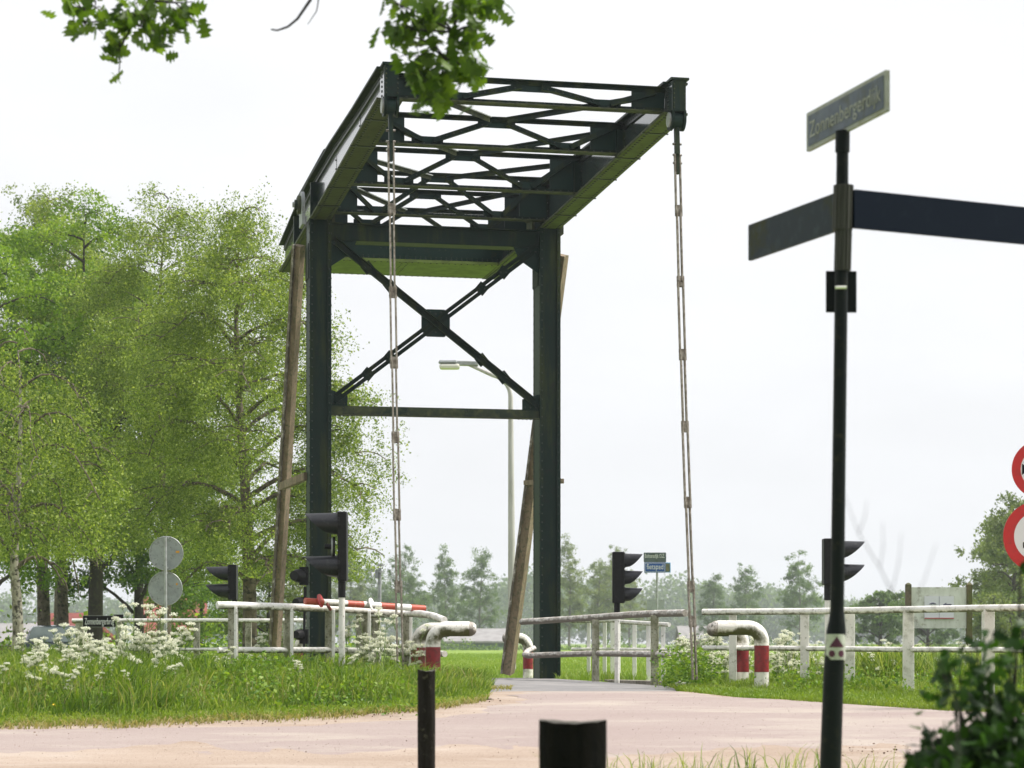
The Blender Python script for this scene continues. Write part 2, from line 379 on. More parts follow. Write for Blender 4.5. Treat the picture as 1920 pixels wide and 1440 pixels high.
def text_mesh(name, body, size, origin, xdir, ydir, mat, parent, width=None, depth=.002):
    cu = bpy.data.curves.new(name, 'FONT'); cu.body = body; cu.size = size; cu.extrude = depth; cu.resolution_u = 3
    to = bpy.data.objects.new(name, cu); C.objects.link(to)
    dg = bpy.context.evaluated_depsgraph_get(); dg.update()
    me = bpy.data.meshes.new_from_object(to.evaluated_get(dg)); bpy.data.objects.remove(to)
    xs = [v.co.x for v in me.vertices]; w = max(xs) - min(xs); k = (width / w) if width else 1
    X = Vector(xdir).normalized(); Y = Vector(ydir).normalized(); Z = X.cross(Y)
    off = parent_loc(parent)
    for v in me.vertices: v.co = Vector(origin) + X * ((v.co.x - min(xs)) * k) + Y * v.co.y + Z * v.co.z - off
    me.materials.clear(); me.materials.append(MAT[mat])
    o = bpy.data.objects.new(name, me); C.objects.link(o); o.parent = parent
    return o

# vectorised clouds of small faces (leaves, blades)
def np_mesh(name, V, Fc, mat, tint, parent=None, loops=4):
    me = bpy.data.meshes.new(name); nV, nF = len(V), len(Fc)
    off = np.array(parent_loc(parent)) if parent else np.zeros(3)
    me.vertices.add(nV); me.vertices.foreach_set('co', (V - off).astype(np.float32).ravel())
    me.loops.add(nF * loops); me.loops.foreach_set('vertex_index', Fc.astype(np.int32).ravel())
    me.polygons.add(nF); me.polygons.foreach_set('loop_start', np.arange(0, nF * loops, loops, dtype=np.int32))
    me.polygons.foreach_set('loop_total', np.full(nF, loops, dtype=np.int32))
    me.update(calc_edges=True)
    a = me.attributes.new('tint', 'FLOAT', 'POINT'); a.data.foreach_set('value', tint.astype(np.float32))
    me.materials.append(MAT[mat])
    o = bpy.data.objects.new(name, me); C.objects.link(o)
    if parent: o.parent = parent
    return o
def unit(v): return v / np.maximum(np.linalg.norm(v, axis=-1, keepdims=True), 1e-9)
def leaf_cloud(name, P, size, mat, parent=None, hang=0., tint=None, aspect=.62, jitter=.35, flat=.0):
    n = len(P); d = rng.normal(size=(n, 3)); d[:, 2] -= hang; d[:, 2] *= (1 - flat); d = unit(d)
    r = unit(np.cross(d, rng.normal(size=(n, 3))))
    s = size * (1 + jitter * rng.normal(size=(n, 1))).clip(.5, 1.8)
    up = np.cross(d, r) * s * .12
    a = P - d * s / 2; b = P + r * s * aspect / 2 + up; c = P + d * s / 2; e = P - r * s * aspect / 2 + up
    V = np.stack([a, b, c, e], 1).reshape(-1, 3); Fc = np.arange(4 * n).reshape(-1, 4)
    if tint is None: tint = rng.random(n)
    return np_mesh(name, V, Fc, mat, np.repeat(tint.clip(0, 1), 4), parent)
def blades(name, P, h, w, mat, tint=None, lean=.35, parent=None, wind=(0, 0)):
    n = len(P); a = rng.random(n) * 2 * np.pi; dirv = np.stack([np.cos(a), np.sin(a), np.zeros(n)], 1)
    h = np.broadcast_to(h, (n,)) * (.55 + .75 * rng.random(n)); ln = (lean * rng.random(n) * h * 1.6)[:, None]
    face = rng.random(n) * np.pi; side = np.stack([np.cos(face), np.sin(face) * .4, np.zeros(n)], 1) * (np.broadcast_to(w, (n,)) * (.6 + .8 * rng.random(n)))[:, None] / 2
    up = np.zeros((n, 3)); up[:, 2] = h
    wd = np.array([wind[0], wind[1], 0]) * h[:, None]
    p0 = P; p1 = P + up * .42 + dirv * ln * .18 + wd * .2; p2 = P + up * .78 + dirv * ln * .55 + wd * .6; p3 = P + up * (1 - .25 * lean) + dirv * ln + wd
    V = np.stack([p0 - side, p0 + side, p1 - side * .9, p1 + side * .9, p2 - side * .6, p2 + side * .6, p3 - side * .08, p3 + side * .08], 1).reshape(-1, 3)
    b = (np.arange(n) * 8)[:, None]
    Fc = np.concatenate([b + np.array([0, 1, 3, 2]), b + np.array([2, 3, 5, 4]), b + np.array([4, 5, 7, 6])], 0)
    if tint is None: tint = rng.random(n)
    return np_mesh(name, V, Fc, mat, np.repeat(tint.clip(0, 1), 8), parent)
HG = None
def ground_np(X, Y):
    return np.array([hgt(float(a), float(b)) for a, b in zip(X, Y)])
def in_canal(X, Y):
    L = (X - MX) * ST - (Y - MD) * CT
    return (L > CA - .05) & (L < CB + .05)

# ------------------------------------------------------------------ ground, canal, road
CA, CB = 1.2, 5.0
ts = [-600, -420, -280, -150, -90, -60] + list(np.arange(-40, -14, 3.)) + list(np.arange(-14, 14.01, .7)) + list(np.arange(17, 40, 3.)) + [60, 90, 150, 280, 420, 600]
Ls = [-1150, -800, -600, -400, -260, -180, -120, -90, -70, -55, -45, -38] + list(np.arange(-33, -9, 2.)) + list(np.arange(-9, CA - .2, .6)) + [CA - .01, CA + .01, (CA + CB) / 2, CB - .01, CB + .01] + list(np.arange(CB + .25, 19, .5)) + [22, 26, 32, 36]
g = MB(); vsg = []
for L_ in Ls:
    for t_ in ts:
        p = B(t_, L_, 0); z = hgt(p.x, p.y)
        if CA < L_ < CB: z = EYE - 2.3
        vsg.append((p.x, p.y, z))
nT = len(ts)
g.add(vsg, [(i * nT + j, i * nT + j + 1, (i + 1) * nT + j + 1, (i + 1) * nT + j) for i in range(len(Ls) - 1) for j in range(nT - 1)], 'ground_cover')
og = g.build('ground'); tag(og, 'green meadow and verge ground', kind='structure')
w_ = MB(); w_.add([B(-590, CA, -1.6), B(590, CA, -1.6), B(590, CB, -1.6), B(-590, CB, -1.6)], [(0, 1, 2, 3)], 'canal_water')
tag(w_.build('canal_water'), 'dark canal water below the bridge deck', kind='structure')

def wob(x, y): return math.sin(x * 2.3 + 1.7 * math.sin(y * 1.9)) * .5 + math.sin(x * 5.1 - y * 3.3) * .3 + math.sin(x * 11.7 + y * 7.9) * .2
def strip(name, rows, mat, dz, label, nx=40, dy=.25, near=None):
    m = MB(); V = []
    ys = sorted(rows)
    st = np.arange(ys[0][0], ys[-1][0] + .001, dy)
    for y in st:
        xl = np.interp(y, [r[0] for r in ys], [r[1] for r in ys]); xr = np.interp(y, [r[0] for r in ys], [r[2] for r in ys])
        xl += .10 * math.sin(y * 3.1) + .05 * math.sin(y * 11)
        for j in range(nx + 1):
            x = xl + (xr - xl) * j / nx; q = dz
            if near is not None: q = .012 + min(dz - .012, (y - near) * .02 + .012 * wob(x, y)); q = min(q, .012 + max(-.02, (x - xl) * .03 + .006 * wob(x * 2, y * 2)))
            V.append((x, y, hgt(x, y) + q))
    n1 = nx + 1
    m.add(V, [(i * n1 + j, i * n1 + j + 1, (i + 1) * n1 + j + 1, (i + 1) * n1 + j) for i in range(len(st) - 1) for j in range(nx)], mat)
    return tag(m.build(name, smooth=True), label, kind='structure')
# left edge of the junction in world x for each distance, right edge likewise
strip('dirt_shoulder', [(13, -40, 40), (19.6, -40, 40), (20.2, -40, 40), (20.5, -2.9, 40), (21.0, -1.7, 40), (21.3, -1.2, 40), (22.3, -.55, 3.7), (23.3, -.22, 2.4), (24.8, -.30, 1.95)], 'sand', .012, 'sandy shoulder strewn with crumbs')
strip('road', [(17.2, -14, 16), (19.3, -14, 16), (19.7, -6, 16), (20.1, -2.0, 16), (20.8, -.75, 16), (21.2, -.35, 4.4), (22.3, -.10, 3.3), (23.3, .10, 2.2), (24.6, .02, 1.8)], 'red_asphalt', .022, 'pale pinkish red asphalt road', nx=300, dy=.08, near=18.55)
dk = MB()
V = []
LL = list(np.arange(-9, 8.01, .5)); TT = [-1.62, -.8, 0, .8, 1.75]
for L_ in LL:
    for t_ in TT:
        p = B(t_, L_, 0); V.append((p.x, p.y, (hgt(p.x, p.y) + (.03 if L_ < 7.9 else -.02))))
dk.add(V, [(i * 5 + j, i * 5 + j + 1, (i + 1) * 5 + j + 1, (i + 1) * 5 + j) for i in range(len(LL) - 1) for j in range(4)], 'asphalt_grey')
tag(dk.build('asphalt_surface', smooth=True), 'grey asphalt over the bridge deck', kind='structure')
# crumbs of bark and pebbles along the edges (uncountable)
n = 16000; X = rng.uniform(-6, 6.5, n); Y = rng.uniform(17.2, 23, n); edge = np.interp(X, [-6, -3, -1.2, -.3, .2, 2, 4.5, 7], [19.7, 20.3, 21.1, 22.6, 24, 18.3, 18.3, 18.2])
keep = (np.abs(Y - edge) < rng.exponential(.17, n)) | (rng.random(n) < .003); keep &= ~((X > -.05) & (X < 2.6)); X = X[keep]; Y = Y[keep]
# sandy grit and small stones all over the road as well
X2 = rng.uniform(-6.5, 7, 9000); Y2 = rng.uniform(17.3, 24.3, 9000); kk = Y2 < np.interp(X2, [-6.5, -3, -1.2, -.3, .2, 1.6, 2.2, 4.2, 7], [19.7, 20.3, 21.1, 22.6, 24.2, 24.5, 23.6, 21.5, 20.8])
X2 = X2[kk]; Y2 = Y2[kk]
P = np.stack([X, Y, ground_np(X, Y) + .026], 1)
co = leaf_cloud('gravel_crumbs', P, .019, 'grass_dry', flat=.9, tint=rng.random(len(P))); co.data.materials[0] = MAT['crumbs']
tag(leaf_cloud('road_grit', np.stack([X2, Y2, ground_np(X2, Y2) + .023], 1), .008, 'grass_dry', flat=.9), 'pale grit and straw bits lying on the road', 'gravel', kind='stuff')
bpy.data.objects['road_grit'].data.materials[0] = MAT['sand']
tag(co, 'brown crumbs of bark and gravel scattered along the road edges', 'gravel', kind='stuff')

# ------------------------------------------------------------------ the drawbridge
br = thing('drawbridge', B(0, 0, -.55), 'tall dark green riveted steel drawbridge with overhead balance frame, standing over the road', 'drawbridge')
GS = 'green_steel'
def ztop(L): return lerp_tab([(-4.25, 6.50), (-2, 6.64), (0, 6.70), (2.35, 6.68), (4.7, 6.60), (7.0, 6.555)], L)
def zbot(L): return lerp_tab([(-4.25, 6.06), (1.2, 6.10), (7.0, 6.20)], L)
for sgn in (-1, 1):
    tc_ = sgn * HS
    m = MB(); W = .155; Dp = .23
    zt = 6.08; zb = -.62
    m.bb(tc_ - W + .03, tc_ + W - .03, -Dp + .01, Dp - .035, zb, zt, GS)           # recessed web
    for a in (-1, 1):                                                               # proud corner angles
        m.bb(tc_ + a * W - (.05 if a > 0 else 0), tc_ + a * W + (.05 if a < 0 else 0), Dp - .06, Dp, zb, zt, GS)
        m.bb(tc_ + a * W - (.05 if a > 0 else 0), tc_ + a * W + (.05 if a < 0 else 0), -Dp, -Dp + .06, zb, zt, GS)
        m.bb(tc_ + a * (W - .012) - .01, tc_ + a * (W - .012) + .01, -Dp + .05, Dp - .05, zb, zt, 'green_steel_clean' if a < 0 else GS)
        m.rivets(B(tc_ + a * (W - .03), Dp + .001, zb), B(tc_ + a * (W - .03), Dp + .001, zt), 52, B(0, 1, 0) - B(0, 0, 0), .012)
        for LLL in (Dp - .035, -Dp + .035):
            m.rivets(B(tc_ + a * (W + .002), LLL, zb), B(tc_ + a * (W + .002), LLL, zt), 52, (B(a, 0, 0) - B(0, 0, 0)), .013)
    m.bb(tc_ - W - .05, tc_ + W + .05, -Dp - .05, Dp + .05, zb - .1, zb + .06, GS)
    m.bb(tc_ - W - .012, tc_ - W + .0, -Dp - .012, Dp - .1, 5.25, 5.75, GS)
    m.build('column', br)
    # bearing on the column top
    for tt, col in ((tc_ - .235, 'moss_edge'), (tc_ + .20, GS)):
        m = MB()
        cpt = B(tt, -.05, 6.33); nrm = B(1, 0, 0) - B(0, 0, 0)
        m.disc(cpt, nrm, .19, .045, 'grey_alu' if tt < tc_ and sgn < 0 else 'moss_edge'); m.disc(cpt - nrm * .045, nrm, .13, .05, 'moss_edge'); m.disc(cpt - nrm * .085, nrm, .075, .05, GS, n=8); m.disc(cpt - nrm * .12, nrm, .04, .04, 'grey_alu', n=6)
        m.bb(tt - .022, tt + .022, -.24, .14, 6.02, 6.33, 'grey_alu' if tt < tc_ and sgn < 0 else 'moss_edge')
        m.build('bearing', br, smooth=True)
    # balance beam: web, flanges, end plate
    m = MB(); st = [-4.25, -3, -2, -1, 0, 1.2, 2.35, 3.5, 4.7, 5.8, 6.9]
    for a, b in zip(st[:-1], st[1:]):
        m.bb(tc_ - .05, tc_ + .05, a, b, zbot(a) + .015, ztop(a) - .015, 'gloss_web', zbot(b) + .015, ztop(b) - .015)
    web = m.build('balance_beam', br)
    m = MB()
    for a, b in zip(st[:-1], st[1:]):
        m.bb(tc_ - .15, tc_ + .15, a, b, zbot(a) - .012, zbot(a) + .014, 'algae_dark' if sgn < 0 else 'algae', zbot(b) - .012, zbot(b) + .014)
        for q in (-.095, .095):
            m.rivets(B(tc_ + q, a, zbot(a) - .013), B(tc_ + q, b, zbot(b) - .013), int((b - a) * 10), (0, 0, -1), .019)
        m.bb(tc_ - .15, tc_ + .15, a, b, ztop(a) - .014, ztop(a) + .012, GS, ztop(b) - .014, ztop(b) + .012)
        # angles of the flanges
        for u in (-1, 1):
            m.bb(tc_ + u * .06 - .012, tc_ + u * .06 + .012, a, b, ztop(a) - .10, ztop(a) - .015, 'black_rivet', ztop(b) - .10, ztop(b) - .015)
            m.rivets(B(tc_ + u * .073, a, ztop(a) - .06), B(tc_ + u * .073, b, ztop(b) - .06), int((b - a) * 12), B(u, 0, 0) - B(0, 0, 0), .012)
        m.bb(tc_ - .151, tc_ - .139, a, b, zbot(a) - .014, zbot(a) + .018, 'moss_edge', zbot(b) - .014, zbot(b) + .018)
    for Ld in (1.2, 2.35, 3.5, 4.7, 6.0):          # joints of the cover plates
        m.bb(tc_ - .165, tc_ + .165, Ld - .015, Ld + .015, zbot(Ld) - .022, zbot(Ld) - .010, 'black_rivet')
    m.bb(tc_ - .155, tc_ + .155, -1.6, 1.9, ztop(-1.0) + .02, ztop(0) + .032, GS, ztop(0) + .02, ztop(1.9) + .03)
    m.build('flange', web)
    for Ld in (-2.0, .25, 2.35, 4.7):               # stiffeners and bolts on the web
        for u in (-1, 1):
            m = MB()
            if u < 0 and sgn < 0 and Ld > 1: m.bb(tc_ - .054, tc_ - .048, Ld - .0, Ld + .12, zbot(Ld) + .08, zbot(Ld) + .38, 'gloss_web')
            else:
                m.bb(tc_ + u * .10 - .05, tc_ + u * .10 + .05, Ld - .04, Ld + .04, zbot(Ld) + .015, ztop(Ld) - .1, GS)
            for h in (.12, .22, .34):
                for e in (-.04,): m.rivet(B(tc_ + u * .0535, Ld + e + (.1 if u < 0 else 0), zbot(Ld) + h), B(u, 0, 0) - B(0, 0, 0), .014)
            m.build('stiffener', web)
    m = MB()
    m.bb(tc_ - .075, tc_ + .075, 6.9, 7.08, 6.19, 6.55, 'green_steel'); m.bb(tc_ - .11, tc_ + .11, 6.86, 7.1, 6.55, 6.575, GS)
    m.bb(tc_ - .09, tc_ - .075, 6.75, 7.06, 6.2, 6.54, 'gloss_web')
    for zz in np.linspace(6.23, 6.5, 6):
        for a in (-.066, .066): m.rivet(B(tc_ + a, 7.081, zz), B(0, 1, 0) - B(0, 0, 0), .011, 'moss_edge')
        m.rivet(B(tc_ - .09, 6.9, zz), B(-1, 0, 0) - B(0, 0, 0), .016)
    nrm = B(1, 0, 0) - B(0, 0, 0)
    for a in (-.07, .07): m.disc(B(tc_ + a, 6.95, 6.11), nrm, .125, .03, GS); m.bb(tc_ + a - .015, tc_ + a + .015, 6.83, 7.07, 6.1, 6.2, GS)
    m.disc(B(tc_ - .095, 6.95, 6.11), nrm, .085, .02, 'galv'); m.disc(B(tc_, 6.95, 6.11), nrm, .10, .10, 'green_steel_clean')
    m.build('end_knuckle', br, smooth=True)

def angle(m, p, q, mat=GS, w=.07):
    m.bar(p, q, .012, w, mat); d = (Vector(q) - Vector(p)).normalized(); off = Vector((0, 0, w * .42))
    m.bar(Vector(p) - off + (B(0, .03, 0) - B(0, 0, 0)), Vector(q) - off + (B(0, .03, 0) - B(0, 0, 0)), .06, .012, mat)
tru = [(6.72, 6.245, 6.54), (4.68, 6.19, 6.585), (2.35, 6.155, 6.67), (.32, 6.16, 6.79), (-.75, 6.17, 6.76), (-2.05, 6.16, 6.74)]
nf = B(0, 1, 0) - B(0, 0, 0)
for k, (Lq, zb, zt) in enumerate(tru):
    m = MB(); a0, a1 = -HS + .06, HS - .06; sp = a1 - a0
    m.bb(a0, a1, Lq - .012, Lq, zb, zb + .055, 'green_steel'); m.bb(a0, a1, Lq, Lq + .07, zb, zb + .012, 'moss_edge'); m.bb(a0, a1, Lq - .085, Lq - .015, zb, zb + .012, 'moss_edge')
    m.rivets(B(a0, Lq + .001, zb + .032), B(a1, Lq + .001, zb + .032), 30, nf, .013)
    m.bb(a0, a1, Lq - .012, Lq, zt - .055, zt, 'green_steel'); m.bb(a0, a1, Lq, Lq + .06, zt - .012, zt, GS); m.bb(a0, a1, Lq - .085, Lq - .015, zt - .012, zt, GS)
    m.bb(-.24, .24, Lq - .028, Lq - .014, zt - .125, zt - .015, 'green_steel_clean')       # gussets
    for q in (-.27, .27):
        cc = q * sp
        m.bb(cc - .20, cc + .20, Lq - .028, Lq - .014, zb + .02, zb + .125, 'green_steel_clean')
    for u in (-1, 1):
        m.bb(u * (HS - .30) - .18, u * (HS - .30) + .22, Lq - .028, Lq - .014, zb + .02, zt - .02, 'green_steel_clean')
        angle(m, B(u * .12, Lq + .012, zt - .075), B(u * (.27 * sp - .07), Lq + .012, zb + .07))
        angle(m, B(u * (.27 * sp + .07), Lq + .012, zb + .07), B(u * (HS - .2), Lq + .012, zt - .06))
        m.rivets(B(u * .15, Lq + .03, zt - .09), B(u * (.27 * sp - .1), Lq + .03, zb + .09), 7, nf, .011)
    m.build('cross_truss', br)
# bracing in the top plane
for (L0, z0), (L1, z1) in zip([(6.72, 6.53), (4.68, 6.57), (2.35, 6.65), (.32, 6.74)], [(4.68, 6.57), (2.35, 6.65), (.32, 6.74), (-2.05, 6.7)]):
    m = MB()
    for u in (-1, 1):
        p = B(u * .12, L1 + .12, z1 - .01); q = B(u * (HS - .1), L0 - .12, z0 - .02)
        m.bar(p, q, .075, .012, 'galv' if u < 0 else 'green_steel', up=(0, 0, 1)); m.bar(p + Vector((0, 0, -.03)), q + Vector((0, 0, -.03)), .012, .06, 'moss_edge' if u < 0 else GS)
    m.build('top_bracing', br)
# counterweight box at the rear
m = MB(); m.bb(-HS + .05, HS - .05, -4.15, -3.0, 6.10, 6.52, 'green_steel_clean'); m.bb(-HS - .02, HS + .02, -4.24, -2.9, 6.055, 6.098, 'algae_bright')
m.rivets(B(-HS + .1, -2.999, 6.13), B(HS - .1, -2.999, 6.13), 38, nf, .014); m.rivets(B(-HS + .1, -3.0, 6.16), B(HS - .1, -3.0, 6.16), 38, nf, .010)
m.rivets(B(-HS, -2.93, 6.054), B(HS, -2.93, 6.054), 34, (0, 0, -1), .016); m.rivets(B(-HS, -4.2, 6.054), B(HS, -4.2, 6.054), 34, (0, 0, -1), .016)
for q in (-.35, -.25, .1, .2, .6, .7):
    for zz in (6.28, 6.37): m.rivet(B(q, -2.999, zz), nf, .012)
for q in (0, .09):
    m.rivets(B(q, -4.15, 6.054), B(q, -3.0, 6.054), 9, (0, 0, -1), .014)
m.build('counterweight', br)
# portal struts and X brace
m = MB(); m.bb(-HS + .15, HS - .15, .02, .16, 5.80, 6.03, 'green_steel'); m.bb(-HS + .15, HS - .15, .0, .23, 6.03, 6.05, GS); m.bb(-HS + .15, HS - .15, -.1, .02, 5.80, 5.82, GS)
m.build('portal_strut', br)
m = MB(); zL = 3.35
m.bb(-HS + .15, HS - .15, .12, .135, zL - .07, zL + .07, 'mossy_steel'); m.bb(-HS + .15, HS - .15, .135, .22, zL - .075, zL - .06, 'moss_edge'); m.bb(-HS + .15, HS - .15, .04, .12, zL + .058, zL + .07, GS)
for q in (-1.35, -1.2, -.45, -.42, .45, .48, 1.2, 1.35):
    for zz in (-.035, .035): m.rivet(B(q, .136, zL + zz), nf, .012)
for u in (-1, 1):
    m.rivets(B(u * 1.2, .17, zL - .076), B(u * 1.5, .17, zL - .076), 5, (0, 0, -1), .016)
m.build('lower_strut', br)
m = MB()
for u in (-1, 1):
    for off in ((-.024, .024) if u < 0 else (-.036, .036)):
        p = B(u * (HS - .22), .15, 5.78 + off * 1.2); q = B(-u * (HS - .22), .15, 3.52 + off * 1.2)
        m.bar(p, q, .014, .055, 'green_steel'); m.bar(p + (B(0, .035, .0) - B(0, 0, 0)) + Vector((0, 0, .03 if off > 0 else -.03)), q + (B(0, .035, 0) - B(0, 0, 0)) + Vector((0, 0, .03 if off > 0 else -.03)), .06, .012, GS)
    for f in (.16, .27, .73, .84):
        c_ = B(u * (HS - .22), .17, 5.78).lerp(B(-u * (HS - .22), .17, 3.52), f); m.bar(c_ - (B(.06 * u, 0, -.05) - B(0, 0, 0)), c_ + (B(.06 * u, 0, -.05) - B(0, 0, 0)), .012, .15, GS)
        for d in (-.04, .04): m.rivet(c_ + nf * .007 + (B(d, 0, 0) - B(0, 0, 0)), nf, .013)
zc = 4.65
pts = [(-.21, zc - .12), (-.13, zc - .20), (.13, zc - .20), (.21, zc - .12), (.21, zc + .12), (.13, zc + .20), (-.13, zc + .20), (-.21, zc + .12)]
m.poly([B(a, .145, z) for a, z in pts], nf, .012, 'green_steel_clean')
for a, z in [(-.16, .1), (.16, .1), (-.16, -.1), (.16, -.1), (-.08, .16), (.08, .16), (0, .13), (0, -.13), (-.05, .05), (.05, -.05)]: m.rivet(B(a, .146, zc + z), nf, .013)
for u in (-1, 1):
    m.poly([B(u * (HS - .15), .135, zL + .05), B(u * (HS - .40), .135, zL + .05), B(u * (HS - .40), .135, zL + .22), B(u * (HS - .15), .135, zL + .30)], nf, .012, 'green_steel_clean')
    m.poly([B(u * (HS - .15), .135, 5.42), B(u * (HS - .15), .135, 5.84), B(u * (HS - .55), .135, 5.84), B(u * (HS - .45), .135, 5.62)], nf, .012, 'green_steel_clean')
    for d in (.2, .28, .36): m.rivet(B(u * (HS - d), .136, zL + .1), nf, .013); m.rivet(B(u * (HS - d), .136, 5.74), nf, .013)
m.build('cross_brace', br)
# hangers: pairs of flat bars joined by plates
for sgn, ys_ in ((-1, (392, 548, 680, 820, 965, 1100)), (1, (395, 528, 665, 800, 942, 1100, 1165))):
    tc_ = sgn * HS; p = B(tc_, 6.95, 6.02); q = B(tc_, 7.7, -.42)
    m = MB(); sag = Vector((0, 0, 0))
    def at(f): return p.lerp(q, f) + (B(0, 1, 0) - B(0, 0, 0)) * (-.06 * math.sin(math.pi * f))
    rr = (B(1, 0, 0) - B(0, 0, 0)) * .030
    fr = [0.05]
    for yy in ys_:
        lo, hi = 0, 1
        for _ in range(30):
            f = (lo + hi) / 2; w = at(f); ypx = HY - (w.z - EYE) / w.y * F
            if ypx < yy: lo = f
            else: hi = f
        fr.append(f)
    fr.append(1.0)
    for i, (a, b) in enumerate(zip(fr[:-1], fr[1:])):
        for u in (-1, 1):
            sp = .72 if i % 2 else 1.0
            m.bar(at(a) + rr * u * sp, at(b) + rr * u * sp, .016, .05, 'hanger', up=nf)
    for f in fr[1:-1]:
        m.bar(at(f - .010), at(f + .010), .085, .03, 'hanger', up=nf)
        for u in (-1.3, 1.3):
            for e in (-.006, .006): m.rivet(at(f + e) + rr * u, rr * u, .012, 'hanger')
    m.bar(at(0), at(.05), .045, .09, GS, up=nf); m.bar(at(.04), at(.085), .03, .06, GS, up=nf)
    for e in (.03, .05, .065):
        for u in (-1, 1): m.tube([at(e) + rr * u * .6, at(e) + rr * u * 1.8], .014, 'worn_pale', 6)
    m.build('hanger_rod', br)
# deck with side beams
m = MB(); m.bb(-1.78, 1.78, -.2, 7.95, -.80, -.56, 'concrete')
for a in (-1.85, 1.85): m.bb(a - .06, a + .06, -.1, 7.9, -.95, -.60, 'worn_pale')
m.build('deck', br)
# far and near abutments
for nm, L0, L1 in (('abutment', CA - .55, CA + .05), ('abutment', CB - .05, CB + .5)):
    m = MB(); m.bb(-4.0, 4.6, L0, L1, -2.4, -.83, 'concrete'); tag(m.build(nm, bevel=.01), 'concrete canal abutment under the ' + ('far' if L0 < 3 else 'near') + ' end of the bridge deck', 'abutment')
# stays leaning from the columns to the ground behind
m = MB(); p, q = PY(560, 460, 32.3), PY(512, 1262, 34.7); m.bar(p, q, .145, .145, 'stay_wood', up=(.4, 1, 0)); m.bar(p.lerp(q, .0) + Vector((-.06, -.075, 0)), q + Vector((-.06, -.075, 0)), .03, .045, 'worn_pale', up=(.4, 1, 0))  # second bar is a pale strip, painting the bright lit left edge
m.bar(PY(528, 912, 33.3), PY(574, 893, 32.1), .07, .11, 'stay_wood'); m.build('stay', br)
m = MB(); p, q = PY(1053, 478, 32.9), PY(952, 1262, 35.2); m.bar(p, q, .165, .165, 'stay_wood', up=(.4, 1, 0)); m.bar(p + Vector((-.092, -.05, 0)), q + Vector((-.092, -.05, 0)), .03, .07, 'worn_pale', up=(.4, 1, 0))  # here too the lit left edge is put in as a pale strip
m.bar(PY(985, 905, 34), PY(1054, 902, 32.6), .06, .07, 'stay_wood'); m.build('stay', br)
# lamps and junction boxes on the left column
m = MB()
for yy, s in ((1080, 1.), (1130, .8), (1190, .8)):
    c_ = PY(566, yy, 31.7)
    m.tube([c_, c_ + Vector((-.05 * s, -.12 * s, 0)), c_ + Vector((-.09 * s, -.22 * s, 0))], [.10 * s, .10 * s, .07 * s], 'black_plastic', 12); m.wb(c_ + Vector((.03, 0, -.13)), .12, .16, .26 * s, 'black_plastic')
m.tube([PY(572, 1100, 31.75), PY(570, 1200, 31.75), PY(572, 1255, 31.75)], .02, 'black_plastic', 8)
m.build('signal_box', br, smooth=True)

# ------------------------------------------------------------------ railings
def railing(name, label, group, top, low, posts, rad=.038, post_w=.10, mat='white_paint', lrad=None, strap=True, pmat='concrete_post'):
    """top/low: (x, D, z); posts: (x, D, ztop)"""
    r0 = ground_at(top[0][0], top[0][1]); e = thing(name, r0, label, 'railing', group)
    for nm, path, rr in (('top_rail', top, rad), ('lower_rail', low, lrad or rad * .8)):
        if not path: continue
        m = MB(); pts = [PX(*p) for p in path]; out = []
        for i in range(len(pts) - 1):
            kk = max(2, int((pts[i + 1] - pts[i]).length / .3))
            for j in range(kk): out.append(pts[i].lerp(pts[i + 1], j / kk) + Vector((0, 0, random.uniform(-.0012, .0012))))
        out.append(pts[-1]); m.tube(out, rr, mat, 12); m.build(nm, e, smooth=True)
    for pp in posts:
        x, D, zt = pp[:3]; w = pp[3] if len(pp) > 3 else post_w
        gb = ground_at(x, D); m = MB(); ht = EYE + zt - gb.z + .1
        m.wb(gb + Vector((0, .06, -.1)), w, w, ht, pmat, rz=random.uniform(-.1, .1), top=.97)
        if strap:
            m.wb(gb + Vector((w * .4, -.045, -.1)), .035, .012, ht + .0, 'white_paint_clean'); m.wb(gb + Vector((w * .4, .005, ht - .1)), .035, .11, .012, 'white_paint_clean')
        m.build('post', e, bevel=.006)
    return e
railing('guard_rail', 'long white two-bar railing on the right verge, flanked by red banded bollards', 'white railings', [(1318, 26.0, .36), (1375, 25.8, .36), (1510, 25.3, .358), (1705, 24, .36), (1855, 23, .358), (2000, 22.3, .36)],
        [(1318, 26.1, -.063), (1375, 25.9, -.063), (1510, 25.35, -.066), (1705, 24.05, -.075), (1855, 23.05, -.075), (2000, 22.35, -.08)],
        [(1375, 25.8, .34, .085), (1510, 25.3, .34), (1595, 24.9, .35, .11), (1705, 24.0, .35, .115), (1855, 23.0, .35, .115), (1985, 22.4, .35, .115)], strap=False, pmat='white_paint')
railing('guard_rail', 'white two-bar railing on the left verge under the red and white barrier pole', 'white railings', [(407, 24.2, .41), (440, 24.3, .41), (625, 25.0, .385), (770, 25.7, .34), (802, 25.8, .325)],
        [(409, 24.3, -.08), (625, 25.05, -.085), (772, 25.7, -.10)],
        [(436, 24.3, .38), (541, 24.7, .37), (618, 25.0, .36, .115), (686, 25.3, .35), (763, 25.7, .31, .115)], rad=.042)
railing('guard_rail', 'short bent white rail curling down beside the left verge bollards', 'white railings', [(696, 26.2, .33), (745, 25.9, .34), (790, 25.2, .33), (812, 24.9, .30), (833, 24.6, .25)],
        [(720, 26.2, -.125), (790, 25.3, -.12), (834, 24.6, -.125)], [(676, 26.1, .32, .12), (704, 26.25, .31, .10)], rad=.040, lrad=.035, strap=False)
